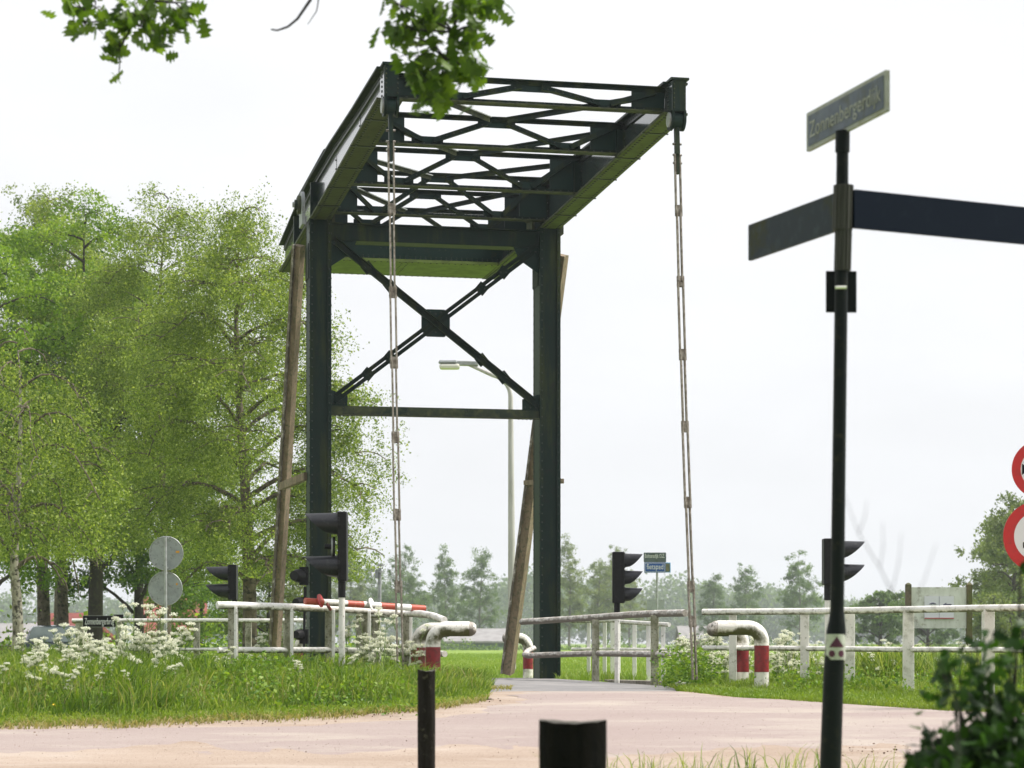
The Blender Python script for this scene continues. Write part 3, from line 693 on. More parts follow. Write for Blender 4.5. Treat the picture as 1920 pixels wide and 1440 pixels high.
railing('guard_rail', 'long thin white railing under the left trees carrying the black name sign', 'white railings', [(135, 36, .36), (368, 36.2, .365), (584, 36.4, .365)],
        [(60, 36, -.11), (368, 36.2, -.11), (570, 36.4, -.11)], [(148, 36, .34, .12), (222, 36, .34), (300, 36.1, .34), (368, 36.2, .34), (465, 36.3, .34), (536, 36.3, .34)], rad=.034, strap=False)
railing('deck_guide_rail', 'bent weathered two-bar rail running out from the right bridge column', 'white railings', [(978, 31.9, .30), (1060, 31.0, .325), (1117, 30.2, .345), (1180, 29, .365), (1230, 28.2, .37), (1286, 27.2, .365)],
        [(1002, 32.1, -.08), (990, 32.0, -.12), (984, 31.8, -.17), (990, 31.5, -.185), (1060, 30.8, -.16), (1117, 30, -.145), (1180, 29, -.145), (1293, 27.2, -.15)],
        [(1117, 29.9, .31, .10), (1228, 28.1, .35, .105)], rad=.045, lrad=.042, strap=False, mat='worn_pale')
railing('guard_rail', 'left one of two short white railings right of the far bridge column', 'white railings', [(1072, 33.6, .33), (1158, 33.3, .335)], [(1072, 33.6, -.10), (1158, 33.3, -.10)],
        [(1104, 33.5, .31, .055), (1134, 33.4, .31, .06), (1150, 33.3, .31, .085)], rad=.032, strap=False, pmat='white_paint_clean')
railing('guard_rail', 'right one of two short white railings right of the far bridge column', 'white railings', [(1158, 32.6, .31), (1255, 31.4, .255)], [(1158, 32.6, -.10), (1255, 31.4, -.10)],
        [(1160, 32.6, .29, .06), (1190, 32.3, .28, .06), (1216, 31.9, .26, .055), (1244, 31.6, .24, .055)], rad=.032, strap=False, pmat='white_paint_clean')
m = MB(); m.bar(PX(1122, 32.4, -.62), PX(1256, 29.6, -.60), .22, .17, 'concrete'); tag(m.build('concrete_kerb', bevel=.015), 'weathered concrete kerb under the short white railings by the bridge', 'kerb')
m = MB(); c_ = ground_at(1280, 25.6); m.wb(c_, .16, .3, .09, 'white_paint'); m.wb(c_ + Vector((-.05, -.1, .09)), .04, .1, .02, 'worn_pale'); tag(m.build('deck_stop', bevel=.01), 'small chipped white block on the ground at the foot of the right hanger rod', 'block')

# ------------------------------------------------------------------ bent bollards
def bollard(label, x, D, dirx, reach, ztop, r, group='red banded bent tube bollards', skew=0., full=True):
    gb = ground_at(x, D); e = thing('bent_bollard', gb, label, 'bollard', group)
    base = gb.z; k = r / .083; H = EYE + ztop
    z_red0, z_red1 = H - .50 * k, H - .20 * k
    if z_red0 < base + .05: z_red0 = base + .12
    m = MB(); m.tube([gb + Vector((0, 0, -.1)), Vector((gb.x, gb.y, z_red0))], r, 'mossy_white', 20); m.build('foot', e, smooth=True)
    m = MB(); m.tube([Vector((gb.x, gb.y, z_red0)), Vector((gb.x, gb.y, z_red1))], r * 1.004, 'red_band', 20); m.build('red_band', e, smooth=True)
    R = .155 * k; pts = [Vector((gb.x, gb.y, z_red1))]; H0 = H - R
    for i in range(13):
        a = math.pi / 2 * i / 12; d = R * (1 - math.cos(a)); pts.append(Vector((gb.x + dirx * d, gb.y - skew * d, H0 + R * math.sin(a))))
    end = Vector((gb.x + dirx * reach, gb.y - skew * reach, H)); pts.append(pts[-1].lerp(end, .5)); pts.append(end)
    rad = [r] * len(pts); dv = (end - pts[-2]).normalized()
    for f, g_ in ((.35, .95), (.7, .75), (.92, .42)): pts.append(end + dv * r * f); rad.append(r * g_)
    m = MB(); m.tube(pts, rad, lambda i, k_: 'worn_pale' if i > k_ - 5 else 'mossy_white', 20); m.build('bent_top', e, smooth=True)
    return e
bollard('thick bent red banded bollard in front of the right railing, nearer of its pair', 1428, 25.0, -1, .50, .168, .083)
bollard('bent red banded bollard by the right railing, tucked behind its twin', 1391, 26.0, -1, .33, .155, .083, skew=-.2)
bollard('bent red banded bollard by the left verge tip, pointing its rounded end over the road', 812, 24.4, 1, .40, .152, .083)
bollard('bent red banded bollard partly behind its twin at the left verge tip', 784, 25.2, 1, .32, .145, .083, skew=.25)
bollard('small bent red banded bollard beyond the road at the right bridge column', 990, 35.8, -1, .34, .075, .083)
bollard('small bent red banded bollard behind the left bridge column', 561, 35.0, 1, .30, .075, .083)

# ------------------------------------------------------------------ barrier pole
p, q = PY(572, 1127, 24.6), PY(796, 1141, 25.5)
e = thing('barrier_pole', (p + q) / 2, 'red and white striped barrier pole with two round discs, resting over the left railing', 'barrier')
cuts = [(0, .145, 'orange_band'), (.145, .34, 'white_paint'), (.34, .475, 'orange_band'), (.475, .62, 'white_paint'), (.62, .75, 'orange_band'), (.75, .875, 'white_paint_clean'), (.875, 1, 'orange_band')]
m = MB()
for a, b, c in cuts: m.tube([p.lerp(q, a), p.lerp(q, b)], .038, c, 14)
m.build('pole', e, smooth=True)
for f, c in ((.125, 'red_disc'), (.548, 'white_paint_clean')):
    m = MB(); m.disc(p.lerp(q, f) + Vector((0, -.02, .015)), Vector((.93, -.30, .2)), .075 if c == 'red_disc' else .07, .012, c); m.build('disc', e)
m = MB(); m.tube([p.lerp(q, .16) + Vector((0, 0, .03)), p.lerp(q, .19) + Vector((0, -.05, -.04)), p.lerp(q, .21) + Vector((0, -.03, -.08))], .018, 'roof_red', 8); m.build('bracket', e)

# ------------------------------------------------------------------ traffic lights
def traffic(label, xh, ytop, ybot, D, face, n, hood_len, xpole, ybase=None, w=.11, depth=.24, gap_bell=False, sleeve=True, yaw=0.):
    gb = ground_at(xpole, D); e = thing('traffic_light', gb, label, 'traffic light', 'traffic lights seen side-on')
    zt = EYE + (HY - ytop) / F * D; zb = EYE + (HY - ybot) / F * D; X = (xh - 960) / F * D; H = zt - zb
    f = Vector((face, -.10, 0)).normalized()
    m = MB(); m.wb(Vector((X, D, zb)), w, depth, H, 'black_plastic'); m.build('housing', e, bevel=.012)
    slots = [1 - (i + .5) / n for i in range(n)] if not gap_bell else [.83, .17 + .04]
    r = min(H / n * .42, .12) if not gap_bell else .125
    for s in slots:
        c = Vector((X + face * w / 2, D, zb + H * s)); m = MB(); V = []; K = 9; NN = 18
        side = Vector((0, 1, 0))
        for i in range(K):
            u = i / (K - 1)
            for j in range(NN):
                a = 2 * math.pi * j / NN; top = .5 + .5 * math.cos(a)      # 1 at the top
                ext = hood_len * (.2 + .8 * (top ** .6)); rr = r * (1.0 - .10 * u)
                V.append(c + f * (ext * u) + side * math.sin(a) * rr + Vector((0, 0, math.cos(a) * rr)))
        m.add(V, [(i * NN + j, i * NN + (j + 1) % NN, (i + 1) * NN + (j + 1) % NN, (i + 1) * NN + j) for i in range(K - 1) for j in range(NN)], 'hood_plastic')
        V2 = [c + (v - c) * 1.0 - (v - c - f * (v - c).dot(f)) * .05 for v in V]
        m.add(V2, [(i * NN + j, (i + 1) * NN + j, (i + 1) * NN + (j + 1) % NN, i * NN + (j + 1) % NN) for i in range(K - 1) for j in range(NN)], 'black_plastic')
        m.build('hood', e, smooth=True)
        m = MB(); m.disc(c + f * .01, f, r * .93, .01, 'lens_dark', 20); m.build('lens', e)
        m = MB(); m.disc(c - f * .0 , f, r * 1.12, .03, 'black_plastic', 20); m.build('lens_ring', e)
    if gap_bell:
        m = MB(); c = Vector((X + face * (w / 2 + .05), D, zb + H * .5)); m.disc(c, f, .115, .025, 'black_plastic', 24); m.disc(c + f * .02, f, .10, .02, 'galv', 24); m.disc(c + f * .06, f, .03, .09, 'black_plastic', 10); m.build('bell', e)
    Xp = (xpole - 960) / F * D
    m = MB()
    if sleeve: m.tube([Vector((Xp, D, zb - .18)), Vector((Xp, D, zb + .02))], .043, 'black_plastic', 14)
    m.tube([Vector((Xp, D, gb.z - .1)), Vector((Xp, D, zb - (.18 if sleeve else -.01)))], .036 if sleeve else .045, 'white_paint' if sleeve else 'black_plastic', 14); m.build('pole', e, smooth=True)
    return e
traffic('black traffic light with two hoods and a bell, in front of the left bridge column', 643, 960, 1090, 24.6, -1, 2, .37, 641, w=.10, gap_bell=True)
traffic('small black two-hooded traffic light beside the grey round sign backs', 437, 1059, 1125, 34.5, -1, 2, .36, 440, w=.13)
traffic('black traffic light with three hoods, right of the bridge', 1159, 1035, 1131, 31, 1, 3, .26, 1157, w=.165)
traffic('black two-hooded traffic light half hidden behind the street name post', 1553, 1010, 1097, 26.2, 1, 2, .36, 1552, w=.13, depth=.2)

# ------------------------------------------------------------------ signs
gb = ground_at(311, 38.5); e = thing('round_sign_pair', gb, 'two grey round sign backs stacked on one galvanised post', 'road sign')
m = MB(); m.tube([gb + Vector((0, 0, -.1)), PY(310, 1007, 38.5) + Vector((0, 0, .0))], .027, 'galv', 12); m.build('post', e, smooth=True)
for yy in (1037.5, 1103.5):
    c_ = PY(311 if yy < 1050 else 309.5, yy, 38.55); m = MB(); m.disc(c_ + Vector((0, .035, 0)), (0, -1, 0), .29, .006, 'grey_alu', 40)
    ring = [c_ + Vector((.292 * math.cos(a), .03, .292 * math.sin(a))) for a in np.linspace(0, 2 * math.pi, 41)]; m.tube(ring, .010, 'galv', 6, cap=False)
    d_ = m.build('disc', e, smooth=True)
    m = MB(); m.bar(c_ + Vector((-.05, -.02, .27)), c_ + Vector((.05, -.02, .27)), .05, .03, 'galv'); m.build('clamp', e); m = MB(); m.bar(c_ + Vector((-.04, -.02, -.25)), c_ + Vector((.04, -.02, -.25)), .05, .03, 'galv'); m.build('clamp', e)
    m = MB(); m.wb(c_ + Vector((.20, .028, .01 if yy < 1050 else .06)), .06 if yy < 1050 else .03, .004, .035, 'orange_sticker'); m.build('sticker', d_)

def rrect(w, h, r, n=5):
    out = []
    for cx, cz, a0 in ((w / 2 - r, h / 2 - r, 0), (-w / 2 + r, h / 2 - r, 90), (-w / 2 + r, -h / 2 + r, 180), (w / 2 - r, -h / 2 + r, 270)):
        for i in range(n + 1):
            a = math.radians(a0 + 90 * i / n); out.append((cx + r * math.cos(a), cz + r * math.sin(a)))
    return out
def plate(m, c, xd, w, h, mat, th=.02, r=.02, up=(0, 0, 1)):
    xd = Vector(xd).normalized(); u = Vector(up).normalized(); nn = xd.cross(u)
    m.poly([Vector(c) + xd * a + u * b for a, b in rrect(w, h, r)], nn, th, mat); return nn
# bridge name sign
D = 35.85; c_ = PY(186.5, 1165, D); e = thing('bridge_name_sign', c_, 'black bridge name sign with white lettering fixed to the thin left railing', 'sign')
m = MB(); w_s, h_s = 63 / F * D, 22 / F * D; plate(m, c_, (1, .0, 0), w_s, h_s, 'sign_dirty_white', .012, .02); m.build('border', e)
m = MB(); plate(m, c_ + Vector((0, -.004, 0)), (1, 0, 0), w_s - .014, h_s - .014, 'sign_black', .012, .016); m.build('panel', e)
text_mesh('lettering', 'Zonnenbergerbrug', .15, c_ + Vector((-w_s / 2 + .035, -.009, -.05)), (1, 0, 0), (0, 0, 1), 'sign_white', e, width=w_s - .07)
m = MB(); plate(m, PY(222, 1163, 36.4), (1, .3, 0), .16, h_s, 'sign_black', .012, .01); m.build('back_panel', e)
# cycle path sign
D = 44; gb = ground_at(1232, D); e = thing('street_name_sign', gb, 'small grey and blue name plates on a thin pole right of the three-lamp traffic light', 'sign')
m = MB(); m.tube([gb, PY(1232, 1040, D)], .022, 'galv', 10); m.build('post', e, smooth=True)
c_ = PY(1228, 1045, D - .05); m = MB(); plate(m, c_, (1, 0, 0), 42 / F * D, 18 / F * D, 'sign_faded', .02, .015); u = m.build('grey_plate', e)
text_mesh('lettering', 'Bolmansdijk O.Z.', .115, c_ + Vector((-.20, -.003, -.01)), (1, 0, 0), (0, 0, 1), 'sign_white', u, width=.39)
c_ = PY(1228, 1064, D - .05); m = MB(); plate(m, c_, (1, 0, 0), 40 / F * D, 19.5 / F * D, 'sign_blue', .03, .015); u = m.build('blue_plate', e)
m = MB(); plate(m, c_ + Vector((0, -.003, 0)), (1, 0, 0), 38 / F * D, 17.3 / F * D, 'sign_white', .002, .013); plate(m, c_ + Vector((0, -.006, 0)), (1, 0, 0), 36.4 / F * D, 15.7 / F * D, 'sign_blue', .002, .012); m.build('border', u)
text_mesh('lettering', 'fietspad', .155, c_ + Vector((-.165, -.010, -.035)), (1, 0, 0), (0, 0, 1), 'sign_white', u, width=.33)
c_ = PY(1250, 1064, D + .15); m = MB(); plate(m, c_, (.7, .7, 0), .24, .2, 'sign_cyan_edge', .03, .01); plate(m, c_ + Vector((.0, -.01, 0)), (.7, .7, 0), .2, .17, 'moss_edge', .03, .01); m.build('side_plate', e)
gb = ground_at(1229, 52); e = thing('small_square_sign', gb, 'faint grey square sign back on a post beyond the blue cycle sign', 'sign')
m = MB(); m.tube([gb, PY(1229, 1125, 52)], .025, 'galv', 8); m.build('post', e, smooth=True)
m = MB(); plate(m, PY(1229, 1134, 51.9), (1, 0, 0), .4, .24, 'grey_alu', .01, .02); m.build('panel', e)

# name post in the foreground
D = 11.5; gb = ground_at(1554, D); e = thing('street_name_post', gb, 'dark leaning foreground post with three finger plates and a trail sticker', 'signpost')
m = MB(); m.tube([ground_at(1545, D), PY(1557, 1440, D), PY(1563, 1260, D), PY(1568, 1183, D), PY(1569, 1165, D), PY(1569.5, 1145, D)], [.06, .056, .053, .051, .043, .036], 'pole_dark', 24)
m.tube([PY(1569.5, 1150, D), PY(1577, 560, D), PY(1580, 250, D)], [.036, .034, .031], 'pole_dark', 24); m.build('pole', e, smooth=True)
for (y0, y1, r) in ((348, 432, .049), (432, 508, .041)):
    m = MB(); m.tube([PY(1581, y0, D), PY(1579, y1, D)], r, 'collar_metal', 20)
    for k in range(7):
        a = math.pi * (1.08 + .84 * k / 6); o_ = Vector((math.cos(a) * r, math.sin(a) * r, 0)); m.tube([PY(1581, y0, D) + o_, PY(1579, y1, D) + o_], .005, 'collar_metal', 6)
    m.build('collar', e, smooth=True)
m = MB(); m.tube([PY(1580, 246, D), PY(1579.5, 285, D)], .038, 'pole_dark', 16); m.build('plate_holder', e, smooth=True)
def finger(nm, P0, P1, zt, zb, mat, edge=None, th=.02):
    """plate from P0 to P1 (x,y world), between heights"""
    a = Vector((P0[0], P0[1], 0)); b = Vector((P1[0], P1[1], 0)); d = b - a; c = (a + b) / 2; c.z = EYE + (zt + zb) / 2
    m = MB(); plate(m, c, d, d.length, zt - zb, mat, th, .006); return m, c, d.normalized(), d.length
m, c_, d_, ln = finger('', (1.59, 11.95), (1.865, 11.03), 2.857, 2.65, 'sign_dirty_white'); u = m.build('name_plate', e)
u.rotation_euler = (0, 0, 0)
nn = d_.cross(Vector((0, 0, 1)))
m = MB(); plate(m, c_ + nn * .003, d_, ln - .05, .165, 'sign_old_blue', .003, .006); m.build('face', u)
text_mesh('lettering', 'Zonnenbergerdijk', .125, c_ + nn * .005 - d_ * (ln / 2 - .05) + Vector((0, 0, -.04)), d_, (0, 0, 1), 'sign_dirty_white', u, width=ln - .10, depth=.0006)
m, *_ = finger('', (1.775, 11.47), (3.0, 12.05), 2.35, 2.15, 'sign_navy'); m.build('finger_plate', e)
m, *_ = finger('', (1.33, 12.46), (1.70, 11.53), 2.35, 2.15, 'sign_mossy'); m.build('finger_plate', e)
m = MB(); plate(m, PY(1577.5, 547, D + .06), (1, .05, 0), 58 / F * D, 78 / F * D, 'pole_dark', .008, .003); m.tube([PY(1575, 541, D) + Vector((-.03, -.035, 0)), PY(1585, 541, D) + Vector((0, -.042, 0))], .008, 'white_paint_clean', 8); m.build('small_board', e)  # short white tube is the highlight on the tie, put in as colour
# sticker follows the round sleeve
def wrap(m, y0, y1, a0, a1, r, mat, shape=None):
    pass
c0 = PY(1566, 1213, D); rs = .0545
m = MB(); K = 12; V = []
for z in (-.066, .066):
    for k in range(K + 1):
        a = math.pi * (1.5 + (k / K - .5) * .78); V.append(c0 + Vector((rs * math.cos(a), rs * math.sin(a), z)))
m.add(V, [(k, k + 1, K + 2 + k, K + 1 + k) for k in range(K)], 'sticker'); u = m.build('sticker', e)
def surf(uu, zz, rr=rs + .0012):
    a = math.pi * 1.5 + uu / rr; return c0 + Vector((rr * math.cos(a), rr * math.sin(a), zz))
m = MB(); R_ = 10; V = []
for i in range(R_ + 1):
    hw = .042 * (1 - i / R_)
    for k in range(7): V.append(surf(-hw + 2 * hw * k / 6, -.002 + .056 * i / R_))
m.add(V, [(i * 7 + k, i * 7 + k + 1, (i + 1) * 7 + k + 1, (i + 1) * 7 + k) for i in range(R_) for k in range(6)], 'maroon')
for cx in (-.026, .026):
    V = [surf(cx, -.035)] + [surf(cx + .018 * math.cos(a), -.035 + .018 * math.sin(a)) for a in np.linspace(0, 2 * math.pi, 17)[:-1]]
    m.add(V, [(0, 1 + k, 1 + (k + 1) % 16) for k in range(16)], 'maroon')
m.build('trail_mark', u)

# round prohibition signs at the right edge
D = 21.8; gb = ground_at(1952, D); e = thing('prohibition_signs', gb, 'red rimmed round road signs stacked on one post at the right picture edge', 'road sign')
m = MB(); m.tube([gb, PY(1952, 820, D + .05)], .03, 'galv', 12); m.build('post', e, smooth=True)
for (cx, yc, rp) in ((1952, 880, 55), (1948, 1006, 67)):
    c_ = PY(cx, yc, D - .04); rr = rp / F * D; m = MB(); m.disc(c_, (0, -1, 0), rr, .012, 'sign_red', 48); u = m.build('disc', e)
    m = MB(); m.disc(c_ + Vector((0, -.008, 0)), (0, -1, 0), rr * .70, .006, 'sign_white', 40); m.build('white_field', u)
    m = MB(); n_ = Vector((0, -1, 0)); o_ = c_ + Vector((0, -.013, 0))
    if rp == 55:
        for s_ in (-1, 1): m.poly([o_ + Vector((s_ * rr * .66, 0, -.055)), o_ + Vector((s_ * rr * .66, 0, .055)), o_ + Vector((s_ * rr * .36, 0, 0))], n_, .003, 'sign_black')
    else:
        m.wb(o_ + Vector((0, 0, -rr * .32)), rr * .9, .004, rr * .16, 'sign_black'); m.wb(o_ + Vector((rr * .25, 0, -rr * .16 + .001)), rr * .4, .004, rr * .35, 'sign_black')
    m.build('emblem', u)

# information board
D = 30.5; gb = ground_at(1762, D); e = thing('notice_board', gb, 'weathered white notice board between two wooden posts behind the right railing', 'notice board')
for x, mm in ((1703, 'board_wood'), (1817, 'board_wood_mossy')):
    m = MB(); g0 = ground_at(x, D); top = PY(x, 1096, D); m.wb(g0 + Vector((0, 0, -.1)), .078, .078, top.z - g0.z + .1, mm); tp = Vector((g0.x, g0.y, top.z)); m.wb(tp, .078, .078, .025, mm, top=.3); m.build('post', e, bevel=.004)
m = MB(); c_ = PY(1760, 1139.5, D - .01); plate(m, c_, (1, 0, 0), 106 / F * D, 77 / F * D, 'board_panel', .02, .005); u = m.build('panel', e)
m = MB(); c2 = PY(1761, 1139, D - .03); plate(m, c2, (1, 0, 0), 55 / F * D, 42 / F * D, 'poster', .006, .002); v_ = m.build('poster', u)
m = MB(); W5, H5 = 55 / F * D, 42 / F * D; o_ = c2 + Vector((0, -.004, 0)); m.bar(o_ + Vector((-W5 / 2, 0, -H5 / 2 + .006)), o_ + Vector((W5 / 2, 0, -H5 / 2 + .006)), .003, .012, 'poster_red')
m.bar(o_ + Vector((0, 0, -H5 / 2 + .015)), o_ + Vector((0, 0, H5 / 2)), .003, .003, 'poster_ink', up=(1, 0, 0))
ax = o_ + Vector((W5 * .12, 0, H5 * .12)); m.poly([ax, ax + Vector((.05, 0, .03)), ax + Vector((.05, 0, .012)), ax + Vector((.12, 0, .012)), ax + Vector((.12, 0, -.012)), ax + Vector((.05, 0, -.012)), ax + Vector((.05, 0, -.03))], (0, -1, 0), .003, 'poster_ink')
pc = o_ + Vector((-W5 * .22, 0, H5 * .12))
for k in range(3):
    rr_ = .022 + .012 * k; m.tube([pc + Vector((rr_ * math.cos(a), 0, rr_ * .6 * math.sin(a))) for a in np.linspace(.2, math.pi - .2, 9)], .003, 'poster_ink', 5)
m.build('print', v_)

# street lamp
D = 41; gb = ground_at(960, D); e = thing('street_lamp', gb, 'tall pale grey street lamp seen through the bridge portal', 'street lamp')
m = MB(); pts = [gb, PY(959, 1000, D), PY(957.5, 745, D)]; rd = [.075, .062, .045]
for i in range(1, 8):
    a = math.radians(78 * i / 7); pts.append(PY(957.5, 745, D) + Vector((-.42 * (1 - math.cos(a)), 0, .42 * math.sin(a)))); rd.append(.04)
pts.append(PY(876, 682, D)); rd.append(.032); m.tube(pts, rd, 'lamp_post_grey', 16); m.build('pole', e, smooth=True)
m = MB(); m.bar(PY(897, 682, D), PY(853, 681, D), .13, .085, 'galv'); u = m.build('lamp_housing', e, bevel=.015)
m = MB(); c_ = PY(843, 687.5, D); m.wb(c_ - Vector((0, 0, .05)), .38, .20, .10, 'lamp_glass', top=1.0); m.build('lamp_bowl', e, bevel=.04)
m = MB(); m.wb(PY(840, 681, D), .36, .19, .05, 'grey_alu', top=.85); m.build('lamp_cover', e, bevel=.012)
# slim pole with sensor head
D = 34; gb = ground_at(710, D); e = thing('sensor_pole', gb, 'slim galvanised pole with a small round cap behind the left bollards', 'pole')
m = MB(); m.tube([gb, PY(712, 1065, D)], [.035, .028], 'galv', 12); m.build('pole', e, smooth=True)
m = MB(); c_ = PY(714, 1060, D); m.disc(c_, (0, 0, 1), .055, .03, 'galv', 14); m.disc(PY(712, 1072, D), (0, 0, 1), .06, .025, 'galv', 14); m.wb(PY(709, 1084, D) + Vector((-.02, -.02, 0)), .05, .06, .12, 'grey_alu'); m.build('sensor_head', e)

# ------------------------------------------------------------------ wooden posts in the foreground
def wood_post(label, x, D, wpx, ytop, mat, lean=(0, 0)):
    gb = ground_at(x, D); top = PY(x, ytop, D); r = wpx / F * D / 2; m = MB(); n = 28; K = 12; V = []
    ph = [random.random() * 6 for _ in range(4)]
    for i in range(K + 1):
        f = i / K; c = (gb + Vector((0, 0, -.15))).lerp(top, f) + Vector((lean[0] * (1 - f), 0, 0))
        for j in range(n):
            a = 2 * math.pi * j / n; rr = r * (1 + .035 * math.sin(a * 3 + ph[0]) + .02 * math.sin(a * 7 + ph[1] + f * 1.5) + .012 * math.sin(f * 17 + a * 2 + ph[2]))
            V.append(c + Vector((rr * math.cos(a), rr * math.sin(a), (.006 * math.sin(a * 2 + ph[3]) + .002 * math.sin(a * 9)) if i == K else 0)))
    m.add(V, [(i * n + j, i * n + (j + 1) % n, (i + 1) * n + (j + 1) % n, (i + 1) * n + j) for i in range(K) for j in range(n)], mat)
    m.add(V[-n:] + [top + Vector((0, 0, -.004))], [(j, (j + 1) % n, n) for j in range(n)], 'cut_wood')
    return tag(m.build('wooden_post', smooth=True), label, 'post', 'wooden bollard posts beside the road')
wood_post('slim weathered wooden post standing in front of the left verge bollards', 800, 14.0, 33, 1257, 'dark_wood')
wood_post('thick black wooden post cut off at the bottom of the picture', 1077, 9.3, 125, 1352, 'black_wood')

# ------------------------------------------------------------------ parked car
def car(x, D):
    gb = ground_at(x, D); gz = EYE - .97; c0 = Vector((gb.x, D, gz)); e = thing('parked_car', c0, 'dark blue estate car parked nose-on behind the white flowers on the left', 'car'); e.rotation_euler = (0, 0, .205)
    def loft(m, secs, mat):
        V = []; n = len(secs[0][1])
        for y, pr in secs:
            V += [c0 + Vector((px, y, pz)) for px, pz in pr]
        m.add(V, [(i * n + j, i * n + (j + 1) % n, (i + 1) * n + (j + 1) % n, (i + 1) * n + j) for i in range(len(secs) - 1) for j in range(n)] + [tuple(range(n)), tuple(range((len(secs) - 1) * n, len(secs) * n))[::-1]], mat)
    def prof(w, zt, crown=.04, zb=.25):
        return [(-w * .96, zb), (-w, .45), (-w, zt - .14), (-w * .93, zt - .03), (-w * .5, zt + crown * .7), (0, zt + crown), (w * .5, zt + crown * .7), (w * .93, zt - .03), (w, zt - .14), (w, .45), (w * .96, zb)]
    m = MB(); loft(m, [(-.05, prof(.70, .60, .02)), (.05, prof(.80, .70)), (.25, prof(.845, .76)), (.9, prof(.86, .86)), (1.25, prof(.86, .92)), (2.4, prof(.86, .93)), (3.8, prof(.86, .93)), (4.25, prof(.83, .92)), (4.35, prof(.78, .85))], 'car_blue'); m.build('body', e, smooth=True)
    def cab(w0, w1, z0, z1): return [(-w0, z0), (-w1, z1 - .05), (-w1 * .88, z1), (0, z1 + .025), (w1 * .88, z1), (w1, z1 - .05), (w0, z0)]
    m = MB(); loft(m, [(1.12, cab(.80, .79, .88, .94)), (1.9, cab(.80, .62, .9, 1.36)), (2.4, cab(.80, .63, .9, 1.41)), (3.6, cab(.80, .62, .9, 1.40)), (4.25, cab(.78, .66, .9, 1.10))], 'car_blue'); m.build('cabin', e, smooth=True)
    m = MB(); m.add([c0 + Vector(v) for v in ((-.70, 1.16, .97), (.70, 1.16, .97), (.56, 1.84, 1.345), (-.56, 1.84, 1.345))], [(0, 1, 2, 3)], 'car_glass')
    nrm = Vector((0, -.48, .88)); m.v = [v + nrm * .028 for v in m.v]; m.build('windscreen', e)
    m = MB(); m.bar(c0 + Vector((-.55, 1.14, .98)), c0 + Vector((-.05, 1.20, 1.01)), .02, .015, 'car_rubber'); m.bar(c0 + Vector((.0, 1.14, .98)), c0 + Vector((.5, 1.20, 1.01)), .02, .015, 'car_rubber'); m.build('wiper', e)
    for s in (-1, 1):
        m = MB(); m.wb(c0 + Vector((s * .93, 1.35, .96)), .16, .09, .12, 'car_blue'); m.build('wing_mirror', e, bevel=.02)
        m = MB(); m.wb(c0 + Vector((s * .62, -.02, .56)), .28, .16, .12, 'headlamp'); m.build('headlight', e, bevel=.02)
        m = MB(); m.add([c0 + Vector((s * a, b, z)) for a, b, z in ((.808, 1.5, .97), (.655, 1.98, 1.33), (.655, 3.5, 1.33), (.79, 3.7, .97))], [(0, 1, 2, 3)], 'car_glass'); m.v = [v + Vector((s * .03, 0, 0)) for v in m.v]; m.build('side_window', e)
        for yy in (.72, 3.45):
            m = MB(); m.disc(c0 + Vector((s * .78, yy, .31)), (1, 0, 0), .31, .19, 'car_rubber', 28); w = m.build('wheel', e)
            m = MB(); m.disc(c0 + Vector((s * .88, yy, .31)), (1, 0, 0), .19, .02, 'galv', 20); m.build('rim', w)
    m = MB(); m.wb(c0 + Vector((0, -.09, .40)), .52, .02, .11, 'plate_yellow'); m.build('number_plate', e)
    m = MB(); m.wb(c0 + Vector((0, -.085, .56)), .8, .03, .10, 'car_rubber'); m.build('grille', e); m = MB(); m.wb(c0 + Vector((0, -.12, .28)), 1.62, .16, .18, 'car_rubber'); m.build('bumper', e, bevel=.03)
car(103, 56)

